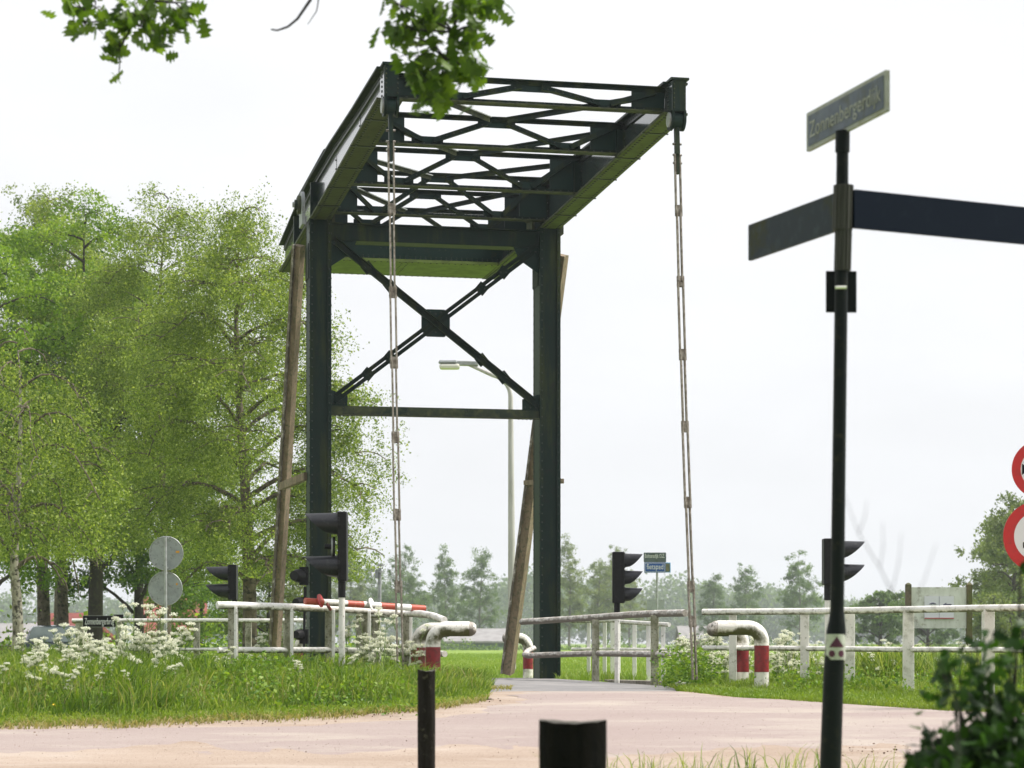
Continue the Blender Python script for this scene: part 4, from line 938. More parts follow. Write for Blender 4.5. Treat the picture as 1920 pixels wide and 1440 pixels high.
# ------------------------------------------------------------------ farm buildings
def house(name, label, x, D, w, d, wall, rise, wm_, rm, yaw=0., windows=(), chimney=False, gable_white=False, base=None):
    gb = ground_at(x, D); gb.z = EYE - 1.0 if base is None else EYE + base; e = thing(name, gb, label, 'building')
    cr, sr = math.cos(yaw), math.sin(yaw)
    def T(a, b, z): return gb + Vector((a * cr - b * sr, a * sr + b * cr, z))
    hw, hd = w / 2, d / 2
    m = MB(); m.hexa([T(-hw, -hd, 0), T(hw, -hd, 0), T(hw, hd, 0), T(-hw, hd, 0), T(-hw, -hd, wall), T(hw, -hd, wall), T(hw, hd, wall), T(-hw, hd, wall)], wm_)
    gm = 'house_white' if gable_white else wm_
    for s in (-1, 1): m.add([T(s * hw, -hd, wall), T(s * hw, hd, wall), T(s * hw, 0, wall + rise)], [(0, 1, 2)], gm)
    m.build('wall', e)
    m = MB(); o = .35; th = .18; hw2 = hw + .3; k = rise / hd
    for s in (-1, 1):
        a0 = T(-hw2, s * (hd + o), wall - k * o + .05); a1 = T(hw2, s * (hd + o), wall - k * o + .05); b1 = T(hw2, 0, wall + rise + .05); b0 = T(-hw2, 0, wall + rise + .05); u = Vector((0, 0, th))
        m.hexa([a0, a1, b1, b0, a0 + u, a1 + u, b1 + u, b0 + u], rm)
    rf = m.build('roof', e)
    if chimney: m = MB(); c_ = T(hw * .5, 0, wall + rise - .2); m.wb(c_, .6, .6, 1.1, 'brick'); m.build('chimney', rf)
    for (a, z, ww, hh) in windows:
        m = MB(); m.hexa([T(a - ww / 2, -hd - .04, z), T(a + ww / 2, -hd - .04, z), T(a + ww / 2, -hd + .05, z), T(a - ww / 2, -hd + .05, z), T(a - ww / 2, -hd - .04, z + hh), T(a + ww / 2, -hd - .04, z + hh), T(a + ww / 2, -hd + .05, z + hh), T(a - ww / 2, -hd + .05, z + hh)], 'house_white'); f = m.build('window', e)
        m = MB(); g_ = .08; m.hexa([T(a - ww / 2 + g_, -hd - .06, z + g_), T(a + ww / 2 - g_, -hd - .06, z + g_), T(a + ww / 2 - g_, -hd - .03, z + g_), T(a - ww / 2 + g_, -hd - .03, z + g_), T(a - ww / 2 + g_, -hd - .06, z + hh - g_), T(a + ww / 2 - g_, -hd - .06, z + hh - g_), T(a + ww / 2 - g_, -hd - .03, z + hh - g_), T(a - ww / 2 + g_, -hd - .03, z + hh - g_)], 'car_glass'); m.build('pane', f)
house('farmhouse', 'brick farmhouse with bright red tiled roof behind the round sign backs', 322, 120, 3.2, 6, 1.35, 1.9, 'brick', 'roof_red', .15, [(-.6, .5, .9, .7), (.7, .5, .9, .7)], chimney=False)
house('farm_cottage', 'low cottage with dull red roof and pale gable behind the left tree trunks', 128, 110, 1.9, 4, 1.15, 1.1, 'house_white', 'roof_red', -.5, [(0, .3, .8, .6)])
house('farm_shed', 'grey roofed shed at the far left behind the birch trunk', 10, 100, 3.4, 6, .9, .75, 'brick', 'roof_grey', .1, [])
house('barn', 'long low barn with pale grey roof across the meadow', 885, 215, 6.6, 9, .75, 1.15, 'barn_green', 'roof_grey', 0, [(-1.9, .0, 1.4, .6)], base=-.75)
house('barn', 'tiny far roof seen in the gap between the right hanger rod and the bent bollards', 1308, 300, 5, 9, 1.2, 1.6, 'brick', 'roof_grey', 0, [], base=-.75)

# ------------------------------------------------------------------ trees
def tree(name, label, x, D, H, R, mat='leaf_birch', bk='birch_bark_dark', trunk_r=.17, h0=.25, nl=26, nleaf=45000, leaf=.07, droop=.35, shape='oval', group=None, lean=(0, 0), base_z=None, sub=5, spread=.26, cat='tree', asym=(0, 0), bend=0., tb=0.):
    gb = ground_at(x, D) if not isinstance(x, Vector) else Vector(x)
    if base_z is not None: gb.z = EYE + base_z
    e = thing(name, gb, label, cat, group)
    n = 12; path = []; ph = random.random() * 6
    for i in range(n + 1):
        f = i / n
        path.append(gb + Vector((lean[0] * f + .02 * H * math.sin(f * 5 + ph) * f + bend * math.sin(f * 9) * (f < .4), lean[1] * f + .02 * H * math.cos(f * 4 + ph) * f, H * .90 * f)))
    tr = MB(); tr.tube([path[0] - Vector((0, 0, .2))] + path[:-1], [trunk_r * 1.35] + [trunk_r * (1.12 if i == 0 else (1 - 1.03 * i / n)) + .004 for i in range(n)], bk, 12)
    lb = 'birch_bark_dark' if bk == 'birch_bark' else bk
    def tp(f):
        k = min(n - 1, int(f * n)); return path[k].lerp(path[k + 1], f * n - k)
    cent = []; wts = []
    for i in range(nl):
        f = h0 + (1.0 - h0) * ((i + random.random() * .8) / nl); u = (f - h0) / (1 - h0)
        if shape == 'oval': rad = R * (math.sin(math.pi * min(1, .18 + u * .80)) ** .7)
        elif shape == 'cone': rad = R * (1 - u) ** .75 * (.55 + .45 * min(1, u * 5)) + .1 * R
        else: rad = R * (1 - u ** 2.2) ** .5 * (.75 + .25 * min(1, u * 4))
        az = i * 2.399963 + random.random() * .9; ln = rad * random.uniform(.72, 1.08)
        ax_ = Vector((math.cos(az) + asym[0], math.sin(az) + asym[1], 0)); p0 = tp(min(.985, f * .97)); rise = random.uniform(.25, .6) * ln * (1.1 - .4 * u); pts = []
        K = 6
        for k in range(K + 1):
            g_ = k / K; dz = rise * math.sin(g_ * math.pi * .62) - droop * ln * g_ ** 2.6
            pts.append(p0 + ax_ * ln * g_ + Vector((random.uniform(-.06, .06) * ln * g_, random.uniform(-.06, .06) * ln * g_, dz)))
        r0 = max(.012, trunk_r * .38 * (1 - .7 * u)); tr.tube(pts, [r0 * (1 - .85 * k / K) + .004 for k in range(K + 1)], lb, 6)
        for j in range(sub):
            g_ = .32 + .68 * (j + random.random()) / sub; k = min(K - 1, int(g_ * K)); q0 = pts[k].lerp(pts[k + 1], g_ * K - k)
            a2 = az + random.choice((-1, 1)) * random.uniform(.4, 1.3); l2 = ln * random.uniform(.25, .45); q = []
            for s_ in range(4):
                v = s_ / 3; q.append(q0 + Vector((math.cos(a2), math.sin(a2), 0)) * l2 * v + Vector((0, 0, (.35 * l2 * v) - droop * 1.2 * l2 * v * v)))
            tr.tube(q, [r0 * .4 * (1 - .8 * s_ / 3) + .003 for s_ in range(4)], lb, 4, cap=False)
            for s_ in (1, 2, 3):
                for _ in range(2): cent.append(q[s_]); wts.append((.6 + random.random()) * ln)
        cent.append(pts[-1]); wts.append(1. * ln)
    tr.build('trunk', e, smooth=True)
    cent = np.array([tuple(c) for c in cent]); w = np.array(wts); w /= w.sum()
    # clump centres around the twigs, then leaves round the clump centres
    nc = max(40, nleaf // 55); ci = rng.choice(len(cent), nc, p=w)
    cc = cent[ci] + rng.normal(size=(nc, 3)) * spread * np.array([1, 1, .8]) * (R / 3) ** .5 * 1.1; cc[:, 2] -= droop * np.abs(rng.normal(size=nc)) * .5
    li = rng.integers(0, nc, nleaf); sg = spread * (.34 + .42 * rng.random(nc))[li][:, None]
    P = cc[li] + rng.normal(size=(nleaf, 3)) * sg * np.array([.9, .9, .75]); P[:, 2] -= droop * .55 * rng.exponential(.5, nleaf) * spread * 3
    P = P[P[:, 2] > gb.z + .02 * H + tb]
    if group == 'oaks standing round the viewpoint': P = P[(P[:, 1] < 7.5)]
    ctint = rng.random(nc)[li][:len(P)] if len(P) == nleaf else rng.random(len(P))
    leaf_cloud('crown', P, leaf, mat, e, hang=droop, tint=.36 * rng.random(len(P)) + .64 * ctint)
    return e
GB_ = 'trees on the left beyond the canal'
def Htop(ytop, D, bz=-.95): return (HY - ytop) / F * D * 1.13 - bz
tree('birch_tree', 'broad birch whose brown trunk stands just left of the left bridge column', 468, 46, Htop(372, 46), 2.6, trunk_r=.17, nl=40, nleaf=170000, leaf=.047, droop=.42, group=GB_, base_z=-.93, lean=(-.15, 0), h0=.19, asym=(.12, 0), sub=7, spread=.22, tb=2.0)
tree('birch_tree', 'tall birch with thin pale top behind the two round sign backs', 310, 55, Htop(335, 55), 2.5, trunk_r=.14, nl=34, nleaf=110000, leaf=.054, droop=.4, group=GB_, base_z=-.95, h0=.25, tb=2.3)
tree('maple_tree', 'dark trunked tree with yellow-green leaves right of the parked car', 176, 60, Htop(372, 60), 2.9, 'leaf_maple', 'dark_bark', trunk_r=.23, nl=30, nleaf=85000, leaf=.072, droop=.12, group=GB_, base_z=-.95, h0=.22, tb=2.2)
tree('birch_tree', 'birch with straight grey trunk, right one of the close trunk pair behind the car', 120, 61, Htop(470, 61), 3.0, trunk_r=.185, nl=26, nleaf=90000, leaf=.064, droop=.6, group=GB_, base_z=-.95, h0=.32, tb=2.4)
tree('birch_tree', 'birch with straight brown trunk, left one of the close trunk pair behind the car', 84, 63, Htop(340, 63), 2.7, trunk_r=.205, nl=26, nleaf=80000, leaf=.066, droop=.4, group=GB_, base_z=-.95, h0=.28, tb=2.6)
tree('birch_tree', 'white barked crooked birch at the left picture edge', 26, 40, Htop(600, 40), 1.8, bk='birch_bark', trunk_r=.115, nl=24, nleaf=46000, leaf=.046, droop=.8, group=GB_, base_z=-.93, h0=.34, bend=.10, tb=2.3)
tree('maple_tree', 'bright green leafy tree cut by the left picture edge', -40, 56, Htop(430, 56), 3.0, 'leaf_maple', 'dark_bark', trunk_r=.2, nl=28, nleaf=56000, leaf=.08, droop=.1, group=GB_, base_z=-.95, h0=.15, tb=1.6)
tree('alder_tree', 'dark dense tree filling the gap left of the left-hand small traffic light', 262, 62, Htop(560, 62), 2.9, 'leaf_dark', 'dark_bark', trunk_r=.16, nl=28, nleaf=46000, leaf=.09, droop=.1, group=GB_, base_z=-.95, h0=.12)
tree('alder_tree', 'low leafy tree showing between the small traffic light and the left stay', 505, 66, Htop(1020, 66), 1.3, 'leaf_far_pale', 'dark_bark', trunk_r=.09, nl=18, nleaf=14000, leaf=.08, droop=.1, group=GB_, base_z=-.95, h0=.1)
tree('maple_tree', 'bushy green tree low behind the round sign backs', 375, 72, Htop(985, 72), 1.7, 'leaf_maple', 'dark_bark', trunk_r=.1, nl=20, nleaf=22000, leaf=.085, droop=.1, group=GB_, base_z=-.95, h0=.05)
tree('birch_tree', 'pale feathery birch behind the top left of the tree group', 110, 70, Htop(335, 70), 2.9, 'leaf_far_pale', trunk_r=.17, nl=28, nleaf=32000, leaf=.085, droop=.4, group=GB_, base_z=-.95, h0=.3)
# young slender trees along the meadow
GF = 'slender young trees across the meadow'
for k, (x, yt, D, R, mt, lab) in enumerate([
        (655, 1012, 170, 1.7, 'leaf_far_pale', 'pale thin tree just right of the bell traffic light'),
        (700, 1045, 185, 2.9, 'leaf_far', 'broad light tree behind the slim sensor pole'),
        (757, 1016, 165, 2.4, 'leaf_far', 'full young tree behind the left hanger rod'),
        (834, 1022, 175, 1.9, 'leaf_far', 'layered slender tree, third from the left in the portal opening'),
        (900, 1022, 170, 2.0, 'leaf_far', 'slender tree standing at the end of the pale barn roof'),
        (1067, 1000, 160, 1.7, 'leaf_far_pale', 'tall slender tree touching the right side of the right bridge column'),
        (1122, 1045, 165, 2.2, 'leaf_far_pale', 'loose leaved tree left of the three-lamp traffic light'),
        (1150, 1020, 190, 2.4, 'leaf_far_pale', 'thin topped tree behind the three-lamp traffic light'),
        (1337, 1072, 190, 1.6, 'leaf_far', 'small pointed tree between the right hanger rod and the bent bollards'),
        (1397, 1053, 185, 1.8, 'leaf_far', 'pointed tree above the bent bollards by the right railing'),
        (1500, 1025, 165, 2.0, 'leaf_far', 'slender layered tree left of the foreground name post'),
        (1180, 1075, 200, 2.2, 'leaf_far_pale', 'soft tree below the small blue cycle sign'),
        (620, 1075, 185, 2.2, 'leaf_far_pale', 'pale tree half hidden by the left bridge column')]):
    D *= 1.5; tree('young_tree', lab, x, D, (HY - yt) / F * D * 1.10 + .65, R * 1.2, mt, 'far_bark', trunk_r=.15, nl=30, nleaf=11000, leaf=.17, droop=.0, shape='cone', group=GF, h0=.16, sub=4, spread=.40, base_z=-.68)
GR = 'trees at the right meadow edge'
tree('oak_tree', 'big rounded tree behind the round red signs at the right edge', 1915, 112, Htop(985, 112, -.65), 2.9, 'leaf_far_pale', 'dark_bark', trunk_r=.25, nl=30, nleaf=26000, leaf=.16, droop=.05, shape='dome', group=GR, h0=.06, base_z=-.65, spread=.4)
tree('birch_tree', 'taller loose birch rising over the rounded tree at the right edge', 1890, 100, Htop(925, 100, -.65), 1.9, 'leaf_far_pale', 'dark_bark', trunk_r=.14, nl=26, nleaf=12000, leaf=.13, droop=.3, group=GR, h0=.3, base_z=-.65, lean=(.5, 0))
tree('yellow_shrub_tree', 'yellowish low tree behind the right post of the notice board', 1862, 95, Htop(1112, 95, -.65), 1.0, 'leaf_far_pale', 'dark_bark', trunk_r=.09, nl=18, nleaf=7000, leaf=.11, droop=.05, shape='dome', group=GR, h0=.05, base_z=-.65)
tree('oak_tree', 'round topped tree behind the left post of the notice board', 1650, 150, Htop(1112, 150, -.65), 2.2, 'leaf_far', 'dark_bark', trunk_r=.16, nl=22, nleaf=9000, leaf=.2, droop=.05, shape='dome', group=GR, h0=.06, base_z=-.65)
tree('oak_tree', 'bluish tree behind the middle of the notice board', 1740, 170, Htop(1118, 170, -.65), 2.6, 'leaf_far', 'dark_bark', trunk_r=.16, nl=22, nleaf=9000, leaf=.22, droop=.05, shape='dome', group=GR, h0=.06, base_z=-.65)
# far wood: one mass
P = []; 
for (x, yt, D, R) in [(xx, 1205 - hh, 300 + dd, rr) for xx, hh, dd, rr in [
        (-40, 95, 0, 6), (60, 110, 20, 6), (180, 90, 10, 6), (300, 100, 40, 6), (420, 90, 30, 6), (540, 100, 20, 6), (640, 96, 50, 6), (720, 110, 20, 5), (800, 92, 40, 6), (850, 112, 60, 6), (930, 90, 40, 5), (975, 128, 0, 5.5), (1010, 138, -20, 6), (1080, 118, 0, 6), (1130, 128, 10, 6), (1200, 100, 30, 6), (1265, 128, 0, 6), (1300, 110, 20, 5), (1330, 108, 40, 5), (1375, 96, 20, 6), (1430, 112, 10, 6), (1470, 108, 0, 6), (1530, 90, 60, 6), (1590, 80, 80, 6), (1640, 86, 20, 6), (1710, 88, 20, 7), (1790, 96, 0, 7), (1860, 110, -30, 7), (1940, 110, -20, 8)]]:
    X0 = (x - 960) / F * D; D *= 2.1; R *= 2.1; X0 = (x - 960) / F * D; Ht = (HY - yt) / F * D + .7; n = 3400
    v = rng.normal(size=(n, 3)); v = unit(v) * (rng.random((n, 1)) ** .35)
    cl = rng.normal(size=(70, 3)); cl = unit(cl) * .85; idx = rng.integers(0, 70, n); v = cl[idx] * (.75 + .25 * rng.random((n, 1))) + rng.normal(size=(n, 3)) * .15
    P.append(np.stack([X0 + v[:, 0] * R, D + v[:, 1] * R, EYE - .7 + Ht * .5 + v[:, 2] * Ht * .5], 1))
P = np.concatenate(P); P = P[P[:, 2] > EYE - .7]
tag(leaf_cloud('far_wood', P, 1.1, 'leaf_far', hang=0), 'hazy belt of far trees along the horizon', 'wood', kind='stuff')
P = []
for _ in range(9000):
    X_ = rng.uniform(-32, 44); P.append((X_, 190 + rng.normal() * .8, EYE - .7 + abs(rng.normal()) * .32 * (1.1 + .6 * math.sin(X_ * .9) + .3 * math.sin(X_ * 2.7))))
tag(leaf_cloud('field_hedge', np.array(P), .22, 'leaf_far'), 'low shaggy hedge across the far side of the meadow', 'hedge', kind='stuff')
# undergrowth below the left trees
P = []
for _ in range(14000):
    D_ = rng.uniform(58, 80); x_ = rng.uniform(-60, 700); X_ = (x_ - 960) / F * D_; P.append((X_, D_, EYE - .95 + abs(rng.normal()) * .45 * (1 + .6 * math.sin(X_ * 1.3))))
tag(leaf_cloud('undergrowth', np.array(P), .13, 'leaf_maple'), 'green undergrowth beneath the trees on the left', 'undergrowth', kind='stuff')

# oaks that shade the spot where the photographer stands; they throw no leaf into view except the sprays below
GO = 'oaks standing round the viewpoint'
for (ox, oy, oh, orr, lab) in ((-3.5, -2.5, 17, 7.5, 'big oak just left of the viewpoint'), (6.5, -1.0, 16, 7.5, 'big oak just right of the viewpoint'), (-15, -6, 18, 8, 'oak farther left behind the viewpoint'), (18, -5, 18, 8, 'oak farther right behind the viewpoint'), (2, -15, 19, 9, 'tall oak straight behind the viewpoint'), (-28, -10, 18, 9, 'outermost oak on the left behind the viewpoint'), (31, -10, 18, 9, 'outermost oak on the right behind the viewpoint')):
    tree('oak_tree', lab, Vector((ox, oy, hgt(ox, oy))), 0, oh, orr, 'leaf_dark', 'dark_bark', trunk_r=.38, nl=30, nleaf=15000, leaf=.34, droop=.05, shape='dome', group=GO, h0=.36, sub=5, spread=.55, tb=5.4)
# ------------------------------------------------------------------ oak twigs overhead
def lobed_leaves(name, P, size, mat, parent, tint=None):
    half = [(0, 0), (.10, .05), (.16, .22), (.09, .28), (.27, .42), (.12, .50), (.32, .66), (.14, .74), (.20, .90), (.06, .92), (0, 1.0)]
    out = half + [(-a, b) for a, b in half[-2:0:-1]]; k = len(out)
    n = len(P); d = rng.normal(size=(n, 3)); d[:, 2] -= .45; d = unit(d); r = unit(np.cross(d, rng.normal(size=(n, 3)))); u = np.cross(d, r)
    s = size * (.7 + .6 * rng.random((n, 1)))
    V = []
    for (a, b) in out: V.append(P + r * s * a * 1.25 + d * s * (b - .3) + u * s * (.25 * abs(a) - .18 * (b - .5) ** 2))
    V = np.stack(V, 1).reshape(-1, 3); b_ = (np.arange(n) * k)[:, None]
    # strips of quads across the midrib
    Fq = []
    for i in range(0, 10):
        a0, a1 = i, i + 1; c0_, c1_ = (k - i) % k, (k - i - 1) % k
        Fq.append(b_ + np.array([a0, a1, c1_ if c1_ != a1 else a1, c0_]) if (c0_ != a0 and c1_ != a1) else None)
    Fq = [f for f in Fq if f is not None]; Fc = np.concatenate(Fq, 0)
    o = np_mesh(name, V, Fc, mat, np.repeat((tint if tint is not None else rng.random(n)), k), parent)
    return o
def oak_branch(label, limb, blobs, D, leaf=.10, mat='leaf_oak', name='oak_branch'):
    base = PY(*limb[0], D); e = thing(name, base, label, 'branch', 'oak branches hanging into the picture')
    tw = MB(); pts = [PY(a, b, D) for a, b in limb]; tw.tube(pts, [(.010 if blobs else .0075) * (1 - .75 * i / (len(pts) - 1)) + .002 for i in range(len(pts))], 'twig_bark', 8)
    P = []
    for (x, y, rx, ry, n) in blobs:
        n = int(n * .62) + 1; rx *= 1.08; ry *= 1.08; c_ = PY(x, y, D); near = min(pts, key=lambda q: (q - c_).length); mid = near.lerp(c_, .5) + Vector((random.uniform(-.03, .03), random.uniform(-.1, .1), random.uniform(0, .05)))
        tw.tube([near, mid, c_], [.007, .005, .003], 'twig_bark', 6)
        for _ in range(n):
            a = rng.normal(size=3) * .5; q = c_ + Vector((a[0] * rx / F * D, a[1] * .22, a[2] * ry / F * D)); P.append(tuple(q))
            if random.random() < .6: tw.tube([c_, c_.lerp(q, .6) + Vector((0, 0, .015)), q], [.003, .0025, .0015], 'twig_bark', 4)
    tw.build('twigs', e, smooth=True)
    if P: lobed_leaves('foliage', np.array(P), leaf, mat, e)
oak_branch('dark oak twig tip at the top left corner, small loose tuft', [(190, -160), (180, -60), (165, -5), (152, 40)], [(152, 15, 30, 22, 12), (160, 45, 32, 28, 22), (178, 15, 30, 25, 12), (190, 40, 12, 10, 3)], 11.5)
oak_branch('wide dark oak spray hanging at the upper left over the sky', [(330, -180), (310, -70), (280, 0), (250, 45), (225, 90)], [(225, 45, 34, 30, 24), (228, 90, 26, 32, 22), (262, 30, 34, 30, 24), (280, 55, 34, 24, 22), (305, 72, 26, 28, 18), (335, 35, 28, 26, 18), (365, 40, 26, 24, 14), (350, 5, 28, 20, 12), (270, 0, 36, 20, 18)], 11.5)
oak_branch('bright oak spray hanging in front of the bridge top', [(880, -200), (860, -80), (862, 0), (850, 60), (835, 110), (825, 150)], [(750, 10, 40, 26, 26), (775, 55, 52, 34, 44), (745, 62, 24, 14, 10), (810, 28, 40, 38, 34), (785, 105, 32, 30, 18), (795, 155, 40, 40, 50), (830, 150, 42, 36, 38), (815, 185, 30, 24, 20), (860, 140, 40, 26, 26), (885, 140, 26, 24, 16), (870, 85, 34, 34, 22), (895, 70, 26, 28, 14), (890, 20, 44, 30, 32), (922, 10, 22, 14, 8), (860, 15, 34, 26, 20), (850, 60, 18, 24, 5)], 11.0)
oak_branch('bare bent twig hanging at the top centre without leaves', [(600, -120), (596, -20), (575, 10), (558, 35), (540, 50), (520, 57), (508, 55)], [], 11.0)
tw = MB(); tw.tube([PY(598, -60, 11), PY(597, 0, 11), PY(594, 20, 11), PY(577, 46, 11)], [.004, .0035, .003, .002], 'twig_bark', 6)
tag(tw.build('bare_twig', smooth=True), 'shorter hooked bare twig beside the longer one at top centre', 'twig')
# foreground shrub and bare stems at the lower right
sh = thing('shrub', ground_at(1890, 7.8), 'dark out-of-focus shrub in the lower right corner', 'shrub')
P = []; tw = MB(); g0 = ground_at(1890, 7.8)
blob = [(1905, 1240, 40, 30), (1860, 1260, 40, 28), (1800, 1265, 42, 26), (1775, 1240, 20, 18), (1830, 1210, 30, 16), (1905, 1190, 20, 20), (1790, 1305, 48, 30), (1850, 1310, 60, 34), (1910, 1320, 50, 36), (1890, 1370, 60, 40), (1835, 1385, 60, 40), (1780, 1420, 60, 30), (1740, 1435, 36, 16), (1900, 1430, 60, 40), (1840, 1440, 70, 30), (1752, 1372, 10, 12), (1915, 1060, 10, 16)]
for (x, y, rx, ry) in blob:
    rx *= .9; ry *= .9; c_ = PY(x, y, 7.6); tw.tube([g0, g0.lerp(c_, .5) + Vector((random.uniform(-.1, .1), random.uniform(-.1, .2), .1)), c_], [.012, .008, .003], 'twig_bark', 6)
    n = int(rx * ry / 44) + 3 + (int(rx * ry / 22) if y > 1350 else 0)
    for _ in range(n):
        a = rng.normal(size=3) * .55; P.append(tuple(c_ + Vector((a[0] * rx / F * 7.6, a[1] * .22, a[2] * ry / F * 7.6))))
tw.build('stems', sh, smooth=True); lobed_leaves('foliage', np.array(P), .056, 'leaf_shrub', sh)
bs = thing('bare_sapling', ground_at(1805, 5.0), 'blurred leafless stem arching up left from the lower right shrub', 'sapling')
tw = MB(); D = 5.0
tw.tube([ground_at(1805, D), PY(1795, 1330, D), PY(1760, 1240, D), PY(1705, 1150, D), PY(1672, 1110, D), PY(1650, 1065, D), PY(1610, 1000, D), PY(1580, 920, D), PY(1562, 860, D)], [.003, .0024, .002, .0017, .0014, .0010, .0008, .0005, .0003], 'twig_bark', 8)
for a, b in (((1672, 1110), (1690, 1000)), ((1650, 1065), (1655, 980)), ((1705, 1150), (1755, 1020)), ((1610, 1000), (1625, 940))):
    tw.tube([PY(*a, D), PY((a[0] + b[0]) / 2 + 4, (a[1] + b[1]) / 2, D), PY(*b, D)], [.0010, .0007, .0004], 'twig_bark', 5)
tw.build('stem', bs, smooth=True)

# ------------------------------------------------------------------ grasses
def scatter(n, x0, x1, D0, D1, mask=None):
    D_ = rng.uniform(D0, D1, n); x_ = rng.uniform(x0, x1, n); X_ = (x_ - 960) / F * D_
    k = ~in_canal(X_, D_)
    if mask is not None: k &= mask(x_, D_, X_)
    return X_[k], D_[k], x_[k]
XL = [-9, -5.0, -3.2, -1.9, -1.1, -.55, -.22, -.25]; YL = [19.7, 20.0, 20.5, 21.0, 21.4, 22.3, 23.4, 25.2]
def left_edge(X_): return np.interp(X_, XL, YL) + .10 * np.sin(X_ * 4.1) + .07 * np.sin(X_ * 9.7 + 1) + .04 * np.sin(X_ * 23)
def clumpy(X_, Y_, s=1.7): return .5 + .5 * np.sin(X_ * s + 1.3 * np.sin(Y_ * s * .8)) * np.sin(Y_ * s * 1.1 + .7 * np.cos(X_ * 2.1))
lm = lambda x, D_, X_: (D_ > left_edge(X_) + .0) & (X_ < -.24)
X_, Y_, x_ = scatter(64000, -80, 930, 19.6, 26.2, lm)
dist = (Y_ - left_edge(X_)); k = rng.random(len(X_)) < np.clip(.35 + dist * .6, 0, 1); X_, Y_, dist, x_ = X_[k], Y_[k], dist[k], x_[k]
hmax = np.interp(x_, [-80, 0, 300, 500, 640, 800, 900, 930], [.47, .44, .40, .39, .33, .29, .22, .11])
hh = (.08 + np.clip((dist - .15) / 1.0, 0, 1) * (hmax - .08)) * (.55 + .75 * clumpy(X_, Y_, 2.4))
P = np.stack([X_, Y_, ground_np(X_, Y_) - .01], 1)
tint = (.55 * rng.random(len(P)) ** 1.2 + .34 * clumpy(X_, Y_, 3.4) ** 1.5 + .5 * (rng.random(len(P)) < .07))
tag(blades('tall_grass', P, hh, .0135, 'grass_tall', tint, lean=.6, wind=(.08, 0)), 'tall green grass filling the left verge', 'grass', kind='stuff')
# low yellowish grass along the verge edge
X_, Y_, x_ = scatter(52000, -80, 940, 19.3, 23.6, lambda x, D_, X_: (D_ > left_edge(X_) - .10) & (D_ < left_edge(X_) + .85) & (X_ < -.2))
P = np.stack([X_, Y_, ground_np(X_, Y_)], 1)
tag(blades('verge_edge_grass', P, .09, .012, 'grass_short', .25 + .6 * clumpy(X_, Y_, 3.) * rng.random(len(P)), lean=.9), 'short yellow-green grass along the sandy edge of the left verge', 'grass', kind='stuff')
X_, Y_, x_ = scatter(60000, -80, 960, 19.0, 26, lambda x, D_, X_: (np.abs(D_ - left_edge(X_) + .05) < .42 * rng.random(len(D_))) & (X_ < .0))
P = np.stack([X_, Y_, ground_np(X_, Y_) + .01], 1)
tag(blades('dry_edge_grass', P, .065, .011, 'grass_dry', None, lean=1.2), 'dead straw coloured grass fringe where the left verge meets the sand', 'grass', kind='stuff')
X_, Y_, x_ = scatter(2600, -60, 900, 20.6, 25.5, lambda x, D_, X_: (D_ > left_edge(X_) + .5) & (X_ < -.3))
P = np.stack([X_, Y_, ground_np(X_, Y_)], 1)
tag(blades('seed_stalks', P, np.interp(x_, [0, 500, 900], [.36, .36, .28]), .007, 'grass_dry', None, lean=.45), 'thin pale seed stalks standing out of the left verge', 'grass', kind='stuff')
# right verge
XR = [1.8, 2.3, 3.2, 4.2, 5.2, 8]; YR = [25.0, 23.6, 22.4, 21.5, 21.1, 20.6]
def right_edge(X_): return np.interp(X_, XR, YR)
rm_ = lambda x, D_, X_: (D_ > right_edge(X_)) & (X_ > 1.85)
X_, Y_, x_ = scatter(70000, 1230, 2000, 20.8, 27.4, rm_)
dist = Y_ - right_edge(X_)
hh = (.05 + .04 * clumpy(X_, Y_, 2) + np.clip((dist - 1.6) / 2, 0, 1) * .22 * clumpy(X_, Y_, 1.3))
P = np.stack([X_, Y_, ground_np(X_, Y_)], 1)
tag(blades('right_verge_grass', P, hh, .011, 'grass_short', .1 + .5 * rng.random(len(P)) * (.4 + clumpy(X_, Y_, 2.2)), lean=.6), 'grass along the right verge under the railing', 'grass', kind='stuff')
# tall tussock behind the right railing
P = []
for (cx, D_, n, sp) in ((1665, 25.6, 900, .22), (1640, 25.9, 500, .18), (1700, 26, 400, .2), (1560, 26.5, 300, .3), (1790, 25.4, 500, .3), (1900, 25, 500, .3)):
    g0 = ground_at(cx, D_); a = rng.normal(size=(n, 2)) * sp; P += [(g0.x + u, g0.y + v, g0.z) for u, v in a]
tag(blades('tall_tussocks', np.array(P), .52, .009, 'grass_tall', None, lean=.7), 'tall grass tussocks standing among the flowers behind the right railing', 'grass', kind='stuff')
# far bank and meadow
X_, Y_, x_ = scatter(90000, -40, 1960, 31, 48, lambda x, D_, X_: ~((np.abs((X_ - MX) * CT + (D_ - MD) * ST) < 1.75) & (D_ < 44)) & ((x > 560) | (D_ < 38)))
P = np.stack([X_, Y_, ground_np(X_, Y_)], 1)
tag(blades('meadow_grass', P, .11 + .05 * clumpy(X_, Y_), .013, 'grass_field', None, lean=.5), 'bright green meadow grass beyond the bridge', 'grass', kind='stuff')
X_, Y_, x_ = scatter(70000, 560, 1960, 48, 110); P = np.stack([X_, Y_, ground_np(X_, Y_)], 1)
tag(blades('far_meadow_grass', P, .13, .03, 'grass_field', .3 + .5 * clumpy(X_ * .2, Y_ * .2), lean=.5), 'far bright green meadow sward', 'grass', kind='stuff')
